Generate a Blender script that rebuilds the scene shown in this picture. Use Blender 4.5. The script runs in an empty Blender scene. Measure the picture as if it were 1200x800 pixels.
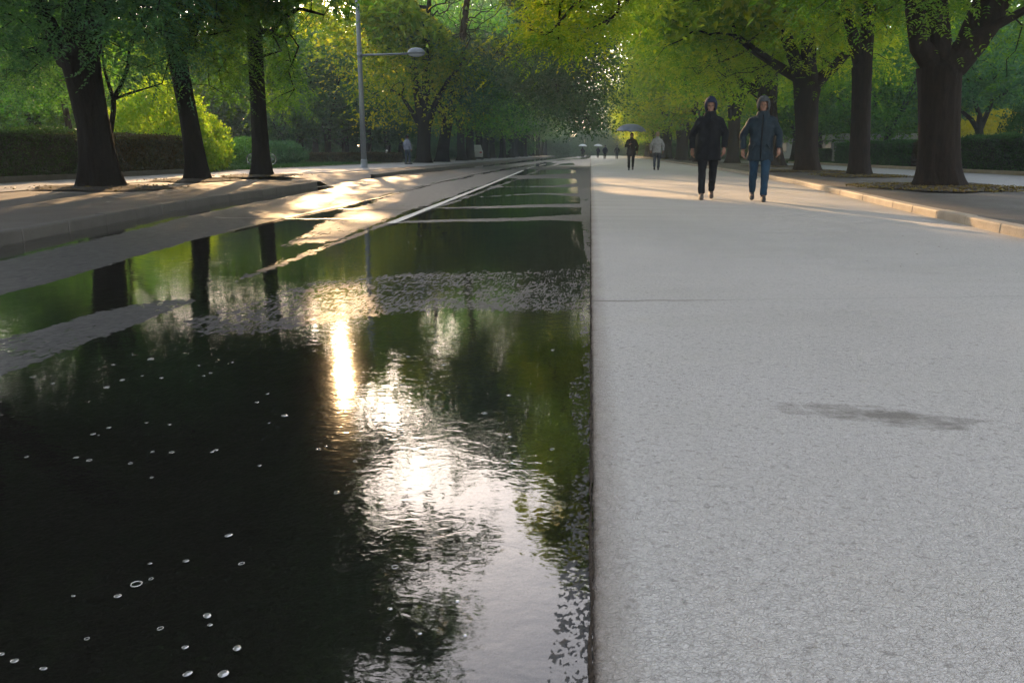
import bpy, bmesh, math, random
import numpy as np
from mathutils import Vector, Matrix

sc = bpy.context.scene
COL = sc.collection
# ------------------------------------------------------------------ camera
F_PX, CAM_H, HZ = 933.0, 0.85, 179.0            # focal length in photo pixels, eye height, horizon row
PITCH = math.atan((400 - HZ) / F_PX)
YAW = math.atan(92 / math.hypot(F_PX, 400 - HZ))
_R = np.array([math.cos(YAW), math.sin(YAW), 0.0])
_D = np.array([-math.sin(YAW), math.cos(YAW), 0.0])
_F = _D * math.cos(PITCH) + np.array([0, 0, -math.sin(PITCH)])
_U = _D * math.sin(PITCH) + np.array([0, 0, math.cos(PITCH)])
_C = np.array([-0.02, 0.0, CAM_H])
cam_d = bpy.data.cameras.new('camera')
cam = bpy.data.objects.new('camera', cam_d)
COL.objects.link(cam)
M = Matrix((( _R[0], _U[0], -_F[0], _C[0]), (_R[1], _U[1], -_F[1], _C[1]), (_R[2], _U[2], -_F[2], _C[2]), (0, 0, 0, 1)))
cam.matrix_world = M
cam_d.sensor_width = 36.0
cam_d.lens = F_PX / 1200 * 36
cam_d.clip_start = 0.05
cam_d.clip_end = 3000
sc.camera = cam

# ------------------------------------------------------------------ sky, sun, exposure
SUN_AZ, SUN_EL = math.radians(17.9), math.radians(15.3)     # left of the road's direction, above the horizon
SUN_DIR = np.array([-math.sin(SUN_AZ) * math.cos(SUN_EL), math.cos(SUN_AZ) * math.cos(SUN_EL), math.sin(SUN_EL)])
w = bpy.data.worlds.new('World')
sc.world = w
w.use_nodes = True
nt = w.node_tree
nt.nodes.clear()
sky = nt.nodes.new('ShaderNodeTexSky')
sky.sky_type = 'NISHITA'
sky.sun_disc = False
sky.sun_elevation = SUN_EL
sky.sun_rotation = -SUN_AZ
sky.air_density = 1.0
sky.dust_density = .7
sky.ozone_density = 1.5
hs = nt.nodes.new('ShaderNodeHueSaturation')
hs.inputs['Saturation'].default_value = 0.65
bg = nt.nodes.new('ShaderNodeBackground')
bg.inputs['Strength'].default_value = 0.15
wo = nt.nodes.new('ShaderNodeOutputWorld')
nt.links.new(sky.outputs[0], hs.inputs['Color'])
wb = nt.nodes.new('ShaderNodeMix'); wb.data_type = 'RGBA'; wb.blend_type = 'MULTIPLY'; wb.inputs[0].default_value = 1.0
wb.inputs[7].default_value = (1.14, 1.0, .90, 1)
nt.links.new(hs.outputs[0], wb.inputs[6])
nt.links.new(wb.outputs[2], bg.inputs['Color'])
nt.links.new(bg.outputs[0], wo.inputs['Surface'])
sl = bpy.data.lights.new('sun', 'SUN')
sl.energy = 2.1
sl.angle = math.radians(0.53)
sl.color = (1.0, 0.63, 0.31)
so = bpy.data.objects.new('sun', sl)
COL.objects.link(so)
so.rotation_euler = Vector(SUN_DIR).to_track_quat('Z', 'Y').to_euler()
vs = sc.view_settings
vs.view_transform = 'Standard'
vs.look = 'None'
vs.gamma = 1
vs.use_curve_mapping = False
vs.exposure = 2.4
sc.render.engine = 'CYCLES'
sc.cycles.use_denoising = True
sc.cycles.max_bounces = 8
sc.cycles.transparent_max_bounces = 8
sc.cycles.volume_bounces = 1
sc.cycles.sample_clamp_indirect = 6
sc.cycles.caustics_reflective = False
sc.cycles.caustics_refractive = False

rng = np.random.default_rng(7)

# ------------------------------------------------------------------ photo <-> ground helpers (used while modelling)
def ray(px, py):
    d = _F * F_PX + _R * (px - 600) - _U * (py - 400)
    return d / np.linalg.norm(d)
def G(px, py, z=0.0):
    d = ray(px, py)
    return _C + d * ((z - CAM_H) / d[2])
def W(px, py, Y):
    d = ray(px, py)
    return _C + d * (Y / d[1])
def proj(P):
    v = np.asarray(P, float) - _C
    zc = np.maximum(v @ _F, 1e-3)
    return 600 + F_PX * (v @ _R) / zc, 400 - F_PX * (v @ _U) / zc

def inpoly(px, py, poly):
    px = np.asarray(px); py = np.asarray(py)
    ins = np.zeros(px.shape, bool)
    n = len(poly)
    for i in range(n):
        x0, y0 = poly[i]; x1, y1 = poly[(i + 1) % n]
        c = (y0 > py) != (y1 > py)
        t = (py - y0) / ((y1 - y0) if y1 != y0 else 1e-9)
        ins ^= c & (px < x0 + t * (x1 - x0))
    return ins
def sdpoly(px, py, poly, ys=1.0):
    """signed distance to a polygon, positive inside; ys stretches the vertical"""
    px = np.asarray(px, float); py = np.asarray(py, float)
    d = np.full(px.shape, 1e9)
    n = len(poly)
    for i in range(n):
        x0, y0 = poly[i]; x1, y1 = poly[(i + 1) % n]
        ex, ey = x1 - x0, (y1 - y0) * ys
        qx, qy = px - x0, (py - y0) * ys
        t = np.clip((qx * ex + qy * ey) / (ex * ex + ey * ey + 1e-9), 0, 1)
        d = np.minimum(d, np.hypot(qx - t * ex, qy - t * ey))
    return np.where(inpoly(px, py, poly), d, -d)

def hash2(ix, iy, seed=0):
    h = (ix.astype(np.int64) * 374761393 + iy.astype(np.int64) * 668265263 + seed * 974634777) & 0x7fffffff
    h = ((h ^ (h >> 13)) * 1274126177) & 0x7fffffff
    return ((h ^ (h >> 16)) & 0xffff) / 65535.0
def vnoise(x, y, seed=0):
    ix, iy = np.floor(x), np.floor(y)
    fx, fy = x - ix, y - iy
    fx = fx * fx * (3 - 2 * fx); fy = fy * fy * (3 - 2 * fy)
    a = hash2(ix, iy, seed); b = hash2(ix + 1, iy, seed); c = hash2(ix, iy + 1, seed); d = hash2(ix + 1, iy + 1, seed)
    return (a * (1 - fx) + b * fx) * (1 - fy) + (c * (1 - fx) + d * fx) * fy - 0.5
def ss(x, a, b):
    t = np.clip((x - a) / (b - a), 0, 1)
    return t * t * (3 - 2 * t)

# ------------------------------------------------------------------ object helpers
def tag(o, label=None, cat=None, group=None, kind=None):
    if label: o['label'] = label
    if cat: o['category'] = cat
    if group: o['group'] = group
    if kind: o['kind'] = kind
    return o
def thing(name, label, cat, loc=(0, 0, 0), rz=0.0, group=None):
    o = bpy.data.objects.new(name, None)
    o.empty_display_size = 0.2
    COL.objects.link(o)
    o.location = loc
    o.rotation_euler = (0, 0, rz)
    return tag(o, label, cat, group)
def link(name, me, mat=None, parent=None):
    if mat is not None and not me.materials:
        me.materials.append(mat)
    o = bpy.data.objects.new(name, me)
    COL.objects.link(o)
    if parent is not None:
        o.parent = parent
    return o
def copy_tree(root, loc, rz=0.0, scale=1.0, label=None, group=None):
    r = root.copy(); COL.objects.link(r)
    r.location = loc; r.rotation_euler = (0, 0, rz)
    r.scale = (scale,) * 3 if not hasattr(scale, '__len__') else scale
    if label: r['label'] = label
    if group: r['group'] = group
    for ch in root.children:
        c = ch.copy(); COL.objects.link(c); c.parent = r
        for g in ch.children:
            d = g.copy(); COL.objects.link(d); d.parent = c
    return r
def np_mesh(name, V, Q=None, T=None, smooth=True, attr=None):
    """mesh from arrays: V (n,3), Q quads (m,4), T triangles (k,3); attr: per-point float 'tint'"""
    me = bpy.data.meshes.new(name)
    V = np.asarray(V, np.float32)
    me.vertices.add(len(V))
    me.vertices.foreach_set('co', V.ravel())
    loops, starts = [], []
    s = 0
    if Q is not None and len(Q):
        Q = np.asarray(Q, np.int32); loops.append(Q.ravel()); starts.append(s + np.arange(len(Q)) * 4); s += Q.size
    if T is not None and len(T):
        T = np.asarray(T, np.int32); loops.append(T.ravel()); starts.append(s + np.arange(len(T)) * 3); s += T.size
    loops = np.concatenate(loops).astype(np.int32); starts = np.concatenate(starts).astype(np.int32)
    me.loops.add(len(loops)); me.loops.foreach_set('vertex_index', loops)
    me.polygons.add(len(starts)); me.polygons.foreach_set('loop_start', starts)
    me.polygons.foreach_set('use_smooth', np.full(len(starts), smooth, bool))
    if attr is not None:
        a = me.attributes.new('tint', 'FLOAT', 'POINT')
        a.data.foreach_set('value', np.asarray(attr, np.float32))
    me.update(calc_edges=True)
    return me
def grid_mesh(name, X, Y, Z, smooth=True):
    """X, Y, Z are 2-D arrays"""
    r, c = X.shape
    V = np.stack([X, Y, Z], -1).reshape(-1, 3)
    i = np.arange(r * c).reshape(r, c)
    Q = np.stack([i[:-1, :-1], i[:-1, 1:], i[1:, 1:], i[1:, :-1]], -1).reshape(-1, 4)
    return np_mesh(name, V, Q, smooth=smooth)

class MB:
    """collects shapes into one mesh"""
    def __init__(self): self.V = []; self.Q = []; self.T = []; self.n = 0
    def add(self, V, Q=None, T=None):
        V = np.asarray(V, float)
        if Q is not None and len(Q): self.Q.append(np.asarray(Q) + self.n)
        if T is not None and len(T): self.T.append(np.asarray(T) + self.n)
        self.V.append(V); self.n += len(V)
    def box(self, a, b, rz=0.0, org=(0, 0, 0)):
        (x0, y0, z0), (x1, y1, z1) = a, b
        V = np.array([[x0, y0, z0], [x1, y0, z0], [x1, y1, z0], [x0, y1, z0], [x0, y0, z1], [x1, y0, z1], [x1, y1, z1], [x0, y1, z1]], float)
        if rz:
            c, s = math.cos(rz), math.sin(rz)
            V = np.stack([V[:, 0] * c - V[:, 1] * s, V[:, 0] * s + V[:, 1] * c, V[:, 2]], 1)
        V = V + np.array(org)
        self.add(V, [[3, 2, 1, 0], [4, 5, 6, 7], [0, 1, 5, 4], [1, 2, 6, 5], [2, 3, 7, 6], [3, 0, 4, 7]])
    def tube(self, P, r, n=8, flat=None, cap=True, round_end=False):
        """swept tube; r per point (or scalar); flat: (a, b) cross-section scale along (side, up)"""
        P = np.asarray(P, float); m = len(P)
        r = np.full(m, r, float) if np.isscalar(r) else np.asarray(r, float)
        if round_end:
            d0 = P[0] - P[1]; d0 /= np.linalg.norm(d0) + 1e-9
            d1 = P[-1] - P[-2]; d1 /= np.linalg.norm(d1) + 1e-9
            P = np.vstack([[P[0] + d0 * r[0] * .95], [P[0] + d0 * r[0] * .6], P, [P[-1] + d1 * r[-1] * .6], [P[-1] + d1 * r[-1] * .95]])
            r = np.concatenate([[r[0] * .3, r[0] * .8], r, [r[-1] * .8, r[-1] * .3]]); m = len(P)
        T = np.gradient(P, axis=0); T /= np.linalg.norm(T, axis=1)[:, None] + 1e-9
        ref = np.array([1.0, 0, 0]) if abs(T[0][0]) < .85 else np.array([0, 1.0, 0])
        th = np.arange(n) * 2 * math.pi / n
        V = np.zeros((m, n, 3))
        for k in range(m):
            s = ref - T[k] * (ref @ T[k]); s /= np.linalg.norm(s) + 1e-9
            u = np.cross(T[k], s); ref = s
            fa, fb = (1, 1) if flat is None else flat
            V[k] = P[k] + r[k] * (np.cos(th)[:, None] * s * fa + np.sin(th)[:, None] * u * fb)
        i = np.arange(m * n).reshape(m, n)
        Q = np.stack([i[:-1], np.roll(i[:-1], -1, 1), np.roll(i[1:], -1, 1), i[1:]], -1).reshape(-1, 4)
        Vf = V.reshape(-1, 3); Tt = []
        if cap:
            Vf = np.vstack([Vf, P[:1], P[-1:]])
            a, b = m * n, m * n + 1
            for j in range(n):
                Tt.append([i[0, (j + 1) % n], i[0, j], a]); Tt.append([i[-1, j], i[-1, (j + 1) % n], b])
        self.add(Vf, Q, Tt)
    def ell(self, c, r, n=12, m=8, rot=None):
        th = np.arange(n) * 2 * math.pi / n
        ph = np.linspace(0, math.pi, m + 1)[1:-1]
        V = [[0, 0, 1.0]] + [[math.sin(p) * math.cos(t), math.sin(p) * math.sin(t), math.cos(p)] for p in ph for t in th] + [[0, 0, -1.0]]
        V = np.array(V) * np.array(r)
        if rot is not None: V = V @ np.array(rot).T
        V = V + np.array(c)
        Q, T = [], []
        for k in range(m - 2):
            for j in range(n):
                a, b = 1 + k * n + j, 1 + k * n + (j + 1) % n
                Q.append([a, a + n, b + n, b])
        for j in range(n):
            T.append([0, 1 + j, 1 + (j + 1) % n])
            q = 1 + (m - 2) * n
            T.append([len(V) - 1, q + (j + 1) % n, q + j])
        self.add(V, Q, T)
    def loft(self, rings, n=20):
        """rings: (cx, cy, z, rx, ry[, power]) stacked horizontally"""
        th = np.arange(n) * 2 * math.pi / n
        V = []
        for rg in rings:
            cx, cy, z, rx, ry = rg[:5]; p = rg[5] if len(rg) > 5 else 2.0
            c, s = np.cos(th), np.sin(th)
            V.append(np.stack([cx + rx * np.sign(c) * np.abs(c) ** (2 / p), cy + ry * np.sign(s) * np.abs(s) ** (2 / p), np.full(n, z)], 1))
        m = len(V); i = np.arange(m * n).reshape(m, n)
        Q = np.stack([i[:-1], np.roll(i[:-1], -1, 1), np.roll(i[1:], -1, 1), i[1:]], -1).reshape(-1, 4)
        Vf = np.vstack(V + [[[rings[0][0], rings[0][1], rings[0][2]]], [[rings[-1][0], rings[-1][1], rings[-1][2]]]])
        T = []
        for j in range(n):
            T.append([i[0, (j + 1) % n], i[0, j], m * n]); T.append([i[-1, j], i[-1, (j + 1) % n], m * n + 1])
        self.add(Vf, Q, T)
    def mesh(self, name, smooth=True):
        return np_mesh(name, np.vstack(self.V), np.vstack(self.Q) if self.Q else None, np.vstack(self.T) if self.T else None, smooth)
    def build(self, name, mat, parent=None, smooth=True, flat_angle=None):
        me = self.mesh(name, smooth)
        o = link(name, me, mat, parent)
        return o

# ------------------------------------------------------------------ materials
class NT:
    def __init__(self, name):
        self.m = bpy.data.materials.new(name); self.m.use_nodes = True
        self.t = self.m.node_tree; self.t.nodes.clear()
        self.out = self.t.nodes.new('ShaderNodeOutputMaterial')
    def n(self, typ, **kw):
        nd = self.t.nodes.new('ShaderNode' + typ)
        for k, v in kw.items():
            if k in nd.inputs: nd.inputs[k].default_value = v
            else: setattr(nd, k, v)
        return nd
    def l(self, a, b): self.t.links.new(a, b)
    def coord(self, scale=(1, 1, 1)):
        c = self.n('TexCoord'); mp = self.n('Mapping'); mp.inputs['Scale'].default_value = scale
        self.l(c.outputs['Object'], mp.inputs['Vector']); return mp.outputs[0]
    def noise(self, vec, scale, detail=3, rough=.5, dist=0):
        nd = self.n('TexNoise'); nd.inputs['Scale'].default_value = scale; nd.inputs['Detail'].default_value = detail
        nd.inputs['Roughness'].default_value = rough; nd.inputs['Distortion'].default_value = dist
        self.l(vec, nd.inputs['Vector']); return nd.outputs['Fac']
    def ramp(self, fac, stops):
        r = self.n('ValToRGB'); e = r.color_ramp.elements
        while len(e) < len(stops): e.new(0.5)
        for el, (p, c) in zip(e, stops):
            el.position = p; el.color = (c[0], c[1], c[2], 1) if hasattr(c, '__len__') else (c, c, c, 1)
        self.l(fac, r.inputs[0]); return r.outputs[0]
    def math(self, op, a, b=None):
        nd = self.n('Math', operation=op)
        for k, v in ((0, a), (1, b)):
            if v is None: continue
            if isinstance(v, (int, float)): nd.inputs[k].default_value = v
            else: self.l(v, nd.inputs[k])
        return nd.outputs[0]
    def mix(self, fac, a, b, mode='MIX'):
        nd = self.n('Mix', data_type='RGBA', blend_type=mode)
        for k, v in ((0, fac), (6, a), (7, b)):
            if isinstance(v, (int, float)): nd.inputs[k].default_value = v
            elif isinstance(v, tuple): nd.inputs[k].default_value = (*v, 1)
            else: self.l(v, nd.inputs[k])
        return nd.outputs[2]
    def bump(self, h, dist, strength=1.0, prev=None):
        b = self.n('Bump'); b.inputs['Distance'].default_value = dist; b.inputs['Strength'].default_value = strength
        self.l(h, b.inputs['Height'])
        if prev is not None: self.l(prev, b.inputs['Normal'])
        return b.outputs[0]
    def bsdf(self, color, rough=.6, normal=None, spec=.5, **kw):
        p = self.n('BsdfPrincipled')
        if isinstance(color, tuple): p.inputs['Base Color'].default_value = (*color, 1)
        else: self.l(color, p.inputs['Base Color'])
        if isinstance(rough, (int, float)): p.inputs['Roughness'].default_value = rough
        else: self.l(rough, p.inputs['Roughness'])
        p.inputs['Specular IOR Level'].default_value = spec
        for k, v in kw.items(): p.inputs[k].default_value = v
        if normal is not None: self.l(normal, p.inputs['Normal'])
        return p.outputs[0]
    def done(self, shader): self.l(shader, self.out.inputs['Surface']); return self.m

def simple(name, col, rough=.6, var=.25, scale=30, bump=.002, spec=.5, metallic=0.0):
    t = NT(name); v = t.coord()
    nz = t.noise(v, scale, 4, .6)
    c = t.ramp(nz, [(.25, tuple(x * (1 - var) for x in col)), (.75, tuple(min(1, x * (1 + var)) for x in col))])
    nrm = t.bump(nz, bump, .6) if bump else None
    return t.done(t.bsdf(c, rough, nrm, spec, Metallic=metallic))

def leaf_mat(name, dark, mid, light, trans=.45, glow=1.9, rough=.45):
    t = NT(name)
    a = t.n('Attribute', attribute_name='tint')
    c = t.ramp(a.outputs['Fac'], [(0.0, dark), (.5, mid), (1.0, light)])
    oi = t.n('ObjectInfo')
    hsv = t.n('HueSaturation'); t.l(c, hsv.inputs['Color'])
    hv = t.math('ADD', t.math('MULTIPLY', oi.outputs['Random'], .03), .485)
    t.l(hv, hsv.inputs['Hue'])
    t.l(t.math('ADD', t.math('MULTIPLY', oi.outputs['Random'], .3), .85), hsv.inputs['Value'])
    col = hsv.outputs[0]
    p = t.bsdf(col, rough, None, .15)
    tl = t.n('BsdfTranslucent')
    t.l(t.mix(1.0, col, (glow, glow * .95, glow * .45), 'MULTIPLY'), tl.inputs['Color'])
    mx = t.n('MixShader', Fac=trans)
    t.l(p, mx.inputs[1]); t.l(tl.outputs[0], mx.inputs[2])
    return t.done(mx.outputs[0])

def bark_mat(name, a, b):
    t = NT(name); v = t.coord((1, 1, .22))
    n1 = t.noise(v, 14, 5, .65, .4); n2 = t.noise(t.coord(), 2.2, 3)
    c = t.ramp(n1, [(.3, a), (.7, b)])
    c = t.mix(t.math('MULTIPLY', n2, .5), c, tuple(x * .55 for x in a))
    return t.done(t.bsdf(c, .85, t.bump(n1, .045, 1.0), .08))

MAT = {}
MAT['leaf'] = leaf_mat('leaf_green', (.030, .082, .016), (.055, .140, .020), (.105, .185, .024), .55, 2.8)
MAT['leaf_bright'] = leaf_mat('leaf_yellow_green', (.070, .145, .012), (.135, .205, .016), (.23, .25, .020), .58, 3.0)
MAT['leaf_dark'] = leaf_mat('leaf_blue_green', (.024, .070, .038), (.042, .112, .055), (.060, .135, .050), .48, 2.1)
MAT['leaf_haze_tint'] = leaf_mat('leaf_painted_haze', (.08, .135, .095), (.11, .18, .12), (.15, .21, .12), .5, 2.1)  # far haze and vista brightness painted into a paler leaf colour
MAT['leaf_hedge'] = leaf_mat('leaf_hedge', (.010, .036, .008), (.020, .066, .012), (.042, .095, .018), .35, 1.7)
MAT['leaf_red'] = leaf_mat('leaf_red', (.034, .020, .008), (.050, .036, .012), (.036, .064, .014), .35, 1.6)
MAT['leaf_yellow'] = leaf_mat('leaf_yellow', (.20, .20, .014), (.28, .26, .018), (.36, .30, .02), .5, 2.2)
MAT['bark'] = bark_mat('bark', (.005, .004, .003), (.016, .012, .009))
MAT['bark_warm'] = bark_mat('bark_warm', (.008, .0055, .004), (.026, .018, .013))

# ------------------------------------------------------------------ ground materials
def mat_asphalt():
    t = NT('wet_asphalt'); v = t.coord()
    grain = t.noise(v, 260, 2, .7); mid = t.noise(v, 9, 4, .6); big = t.noise(t.coord((1, .35, 1)), 1.3, 4, .6)
    c = t.ramp(grain, [(.3, (.028, .0265, .025)), (.62, (.066, .063, .060)), (.78, (.14, .135, .128))])
    c = t.mix(t.math('MULTIPLY', big, .6), c, (.022, .021, .020))
    r = t.math('ADD', t.math('MULTIPLY', mid, .30), .37)
    h = t.math('ADD', t.math('MULTIPLY', grain, .6), t.math('MULTIPLY', mid, .4))
    return t.done(t.bsdf(c, r, t.bump(h, .006, .8), .32))

def mat_water():
    t = NT('rain_water'); v = t.coord()
    warp = t.noise(v, 1.7, 2)
    a = t.noise(t.coord((.75, 1.0, 1)), 16, 2, .5, .6)
    b = t.noise(t.coord((.8, 1.15, 1)), 52, 1, .5, .3)
    calm = t.ramp(warp, [(.32, .15), (.62, 1.0)])
    h = t.math('ADD', t.math('MULTIPLY', a, .75), t.math('MULTIPLY', b, .22))
    h = t.math('MULTIPLY', h, calm)
    nrm = t.bump(h, .0015, 1.0)
    fr = t.n('Fresnel', IOR=1.6); t.l(nrm, fr.inputs['Normal'])
    gl = t.n('BsdfGlossy', Roughness=.035); gl.inputs['Color'].default_value = (1, 1, 1, 1); t.l(nrm, gl.inputs['Normal'])
    tr = t.n('BsdfTransparent'); tr.inputs['Color'].default_value = (.72, .70, .62, 1)
    mx = t.n('MixShader'); t.l(fr.outputs[0], mx.inputs[0]); t.l(tr.outputs[0], mx.inputs[1]); t.l(gl.outputs[0], mx.inputs[2])
    return t.done(mx.outputs[0])

def mat_concrete():
    t = NT('pebbled_concrete'); v = t.coord()
    # worm-like pebbled surface
    wob = t.n('VectorMath', operation='ADD')
    nz = t.n('TexNoise', Scale=30.0, Detail=2.0); t.l(v, nz.inputs['Vector'])
    sc_ = t.n('VectorMath', operation='SCALE', Scale=.018); t.l(nz.outputs['Color'], sc_.inputs[0])
    t.l(v, wob.inputs[0]); t.l(sc_.outputs[0], wob.inputs[1])
    vo = t.n('TexVoronoi', feature='DISTANCE_TO_EDGE', Scale=85.0); t.l(wob.outputs[0], vo.inputs['Vector'])
    vo2 = t.n('TexVoronoi', feature='DISTANCE_TO_EDGE', Scale=170.0); t.l(wob.outputs[0], vo2.inputs['Vector'])
    e1 = t.ramp(vo.outputs['Distance'], [(0.0, 0.0), (.22, 1.0)])
    e2 = t.ramp(vo2.outputs['Distance'], [(0.0, 0.0), (.2, 1.0)])
    h = t.math('ADD', t.math('MULTIPLY', e1, .6), t.math('MULTIPLY', e2, .4))
    brk = t.ramp(t.noise(v, 55, 2, .6), [(.40, 0.0), (.58, 1.0)])
    e1 = t.math('MAXIMUM', e1, brk)
    brk2 = t.ramp(t.noise(t.coord((1.3, 1, 1)), 90, 2, .6), [(.38, 0.0), (.55, 1.0)])
    e2 = t.math('MAXIMUM', e2, brk2)
    patch = t.noise(v, 7, 3, .6)
    pores = t.ramp(t.noise(v, 48, 2, .6), [(.30, 0.0), (.42, 1.0)])
    big = t.noise(t.coord((1, .5, 1)), .8, 4, .6)
    fine = t.noise(v, 220, 2)
    c = t.ramp(big, [(.25, (.385, .355, .322)), (.75, (.475, .442, .405))])
    c = t.mix(t.math('MULTIPLY', t.math('SUBTRACT', 1.0, e1), .48), c, (.10, .09, .075))
    c = t.mix(t.math('MULTIPLY', t.math('SUBTRACT', 1.0, pores), .68), c, (.10, .085, .068))
    c = t.mix(t.math('MULTIPLY', t.ramp(patch, [(.5, 0.0), (.8, 1.0)]), .35), c, (.40, .36, .31))
    c = t.mix(.35, c, t.ramp(fine, [(.2, (.33, .306, .28)), (.8, (.51, .478, .445))]))
    sx = t.n('SeparateXYZ'); t.l(v, sx.inputs[0])
    # brownish dirt along the slab's edge
    ed = t.math('ADD', sx.outputs[0], t.math('MULTIPLY', t.math('SUBTRACT', t.noise(v, 22, 4, .7), .5), .05))
    dirt = t.ramp(ed, [(0.0, 1.0), (.022, .55), (.10, 0.0)])
    c = t.mix(dirt, c, (.14, .105, .075))
    # damp patch
    px = t.math('MULTIPLY', t.math('SUBTRACT', sx.outputs[0], .94), 1 / .34)
    py = t.math('MULTIPLY', t.math('SUBTRACT', t.math('SUBTRACT', sx.outputs[1], 2.575), t.math('MULTIPLY', t.math('SUBTRACT', sx.outputs[0], .94), -.14)), 1 / .10)
    rr = t.math('ADD', t.math('MULTIPLY', px, px), t.math('MULTIPLY', py, py))
    rr = t.math('ADD', rr, t.math('MULTIPLY', t.math('SUBTRACT', t.noise(t.coord((.6, 1, 1)), 14, 4, .65), .5), 3.6))
    damp = t.ramp(rr, [(.0, 1.0), (1.0, 0.0)])
    c = t.mix(t.math('MULTIPLY', damp, .72), c, (.085, .070, .052))
    # transverse joint
    jl = t.math('SUBTRACT', t.math('SUBTRACT', sx.outputs[1], 4.55), t.math('MULTIPLY', sx.outputs[0], .16))
    jl = t.math('ADD', jl, t.math('MULTIPLY', t.math('SUBTRACT', t.noise(v, 6, 3), .5), .08))
    ja = t.math('ABSOLUTE', jl)
    fade = t.ramp(sx.outputs[0], [(.0, 1.0), (.45, .55), (1.0, .15)])
    jm = t.math('MULTIPLY', t.ramp(ja, [(.010, 1.0), (.028, 0.0)]), fade)
    c = t.mix(jm, c, (.16, .14, .12))
    # wet far end and wet strip beside the road
    rough = t.math('SUBTRACT', .72, t.math('MULTIPLY', t.ramp(t.noise(t.coord((.25, 1.2, 1)), 1.6, 3), [(.42, 0.0), (.62, 1.0)]), .22))
    hh = t.math('SUBTRACT', h, t.math('MULTIPLY', jm, .8))
    swell = t.noise(t.coord((.3, 1.0, 1)), 2.0, 2)
    n1 = t.bump(swell, .012, .4)
    return t.done(t.bsdf(c, rough, t.bump(hh, .0045, .95, n1), .45))

def mat_pavement():
    t = NT('damp_pavement'); v = t.coord()
    br = t.n('TexBrick', Scale=1.0); br.inputs['Brick Width'].default_value = .4; br.inputs['Row Height'].default_value = .2
    br.inputs['Mortar Size'].default_value = .008
    br.inputs['Color1'].default_value = (.060, .052, .045, 1); br.inputs['Color2'].default_value = (.078, .066, .056, 1); br.inputs['Mortar'].default_value = (.035, .03, .025, 1)
    t.l(v, br.inputs['Vector'])
    big = t.noise(v, .7, 5, .65); fine = t.noise(v, 40, 3, .7)
    c = t.mix(t.ramp(big, [(.38, 0.0), (.6, .75)]), br.outputs[0], (.055, .042, .032))
    c = t.mix(.35, c, t.ramp(fine, [(.3, (.022, .018, .015)), (.75, (.105, .09, .075))]))
    r = t.math('ADD', .55, t.math('MULTIPLY', big, .35))
    return t.done(t.bsdf(c, r, t.bump(fine, .008, .7), .4))
def mat_path():
    t = NT('grey_path'); v = t.coord()
    big = t.noise(v, .8, 4, .6); fine = t.noise(v, 90, 3, .7)
    c = t.ramp(big, [(.3, (.16, .16, .165)), (.7, (.24, .24, .245))])
    c = t.mix(.3, c, t.ramp(fine, [(.3, (.10, .10, .10)), (.7, (.30, .30, .30))]))
    return t.done(t.bsdf(c, t.math('ADD', .5, t.math('MULTIPLY', big, .35)), t.bump(fine, .004, .6), .4))
def mat_soil(name, a, b, sc_=9):
    t = NT(name); v = t.coord()
    n1 = t.noise(v, sc_, 5, .7); n2 = t.noise(v, 60, 3, .7)
    c = t.ramp(t.math('ADD', t.math('MULTIPLY', n1, .6), t.math('MULTIPLY', n2, .4)), [(.35, a), (.65, b)])
    return t.done(t.bsdf(c, .9, t.bump(n2, .02, .8), .2))
def mat_lawn():
    t = NT('lawn'); v = t.coord()
    n1 = t.noise(v, .5, 4, .6); n2 = t.noise(v, 70, 3, .7)
    c = t.ramp(n2, [(.3, (.02, .035, .010)), (.7, (.06, .09, .022))])
    c = t.mix(t.ramp(n1, [(.45, 0.0), (.7, .6)]), c, (.085, .085, .03))
    return t.done(t.bsdf(c, .85, t.bump(n2, .05, .8), .2))
def mat_kerb(name, a, b):
    t = NT(name); v = t.coord()
    n1 = t.noise(v, 3, 5, .65); n2 = t.noise(v, 80, 3, .7)
    c = t.ramp(n1, [(.3, a), (.7, b)])
    c = t.mix(.3, c, t.ramp(n2, [(.3, tuple(x * .4 for x in a)), (.7, tuple(x * 1.25 for x in b))]))
    return t.done(t.bsdf(c, .7, t.bump(n2, .004, .7), .4))
MAT['asphalt'] = mat_asphalt(); MAT['water'] = mat_water(); MAT['concrete'] = mat_concrete()
MAT['pavement'] = mat_pavement(); MAT['path'] = mat_path(); MAT['lawn'] = mat_lawn()
MAT['soil'] = mat_soil('dark_soil', (.018, .013, .010), (.055, .040, .028))
MAT['ground'] = mat_soil('park_ground', (.020, .026, .012), (.055, .060, .026), 1.5)
MAT['seam'] = mat_soil('seam_dirt', (.02, .015, .011), (.055, .04, .03), 30)
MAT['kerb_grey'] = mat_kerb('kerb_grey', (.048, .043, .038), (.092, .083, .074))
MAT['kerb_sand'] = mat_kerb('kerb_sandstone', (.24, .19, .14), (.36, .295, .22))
MAT['paint'] = simple('worn_white_paint', (.50, .49, .46), .45, .35, 40, .001)

# ------------------------------------------------------------------ plan of the street
def KL(Y): return np.interp(Y, [-10, 4, 6.9, 11.7, 20.5, 27, 33, 57, 100, 260], [-4.9, -5.15, -5.5, -6.3, -7.05, -7.4, -7.65, -8.0, -8.2, -9.0])
def KR(Y): return np.interp(Y, [-10, 4, 8.4, 12.4, 21.9, 31.5, 60, 105, 260], [3.95, 4.15, 4.3, 4.6, 5.5, 6.05, 6.8, 7.4, 8.5])
Y_END = 250.0
PAV = 0.12

gme = MB(); S = 460
gme.add([[-S, -S, -.06], [S, -S, -.06], [S, S, -.06], [-S, S, -.06]], [[0, 1, 2, 3]])
tag(gme.build('ground', MAT['ground'], smooth=False), kind='structure')

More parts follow.
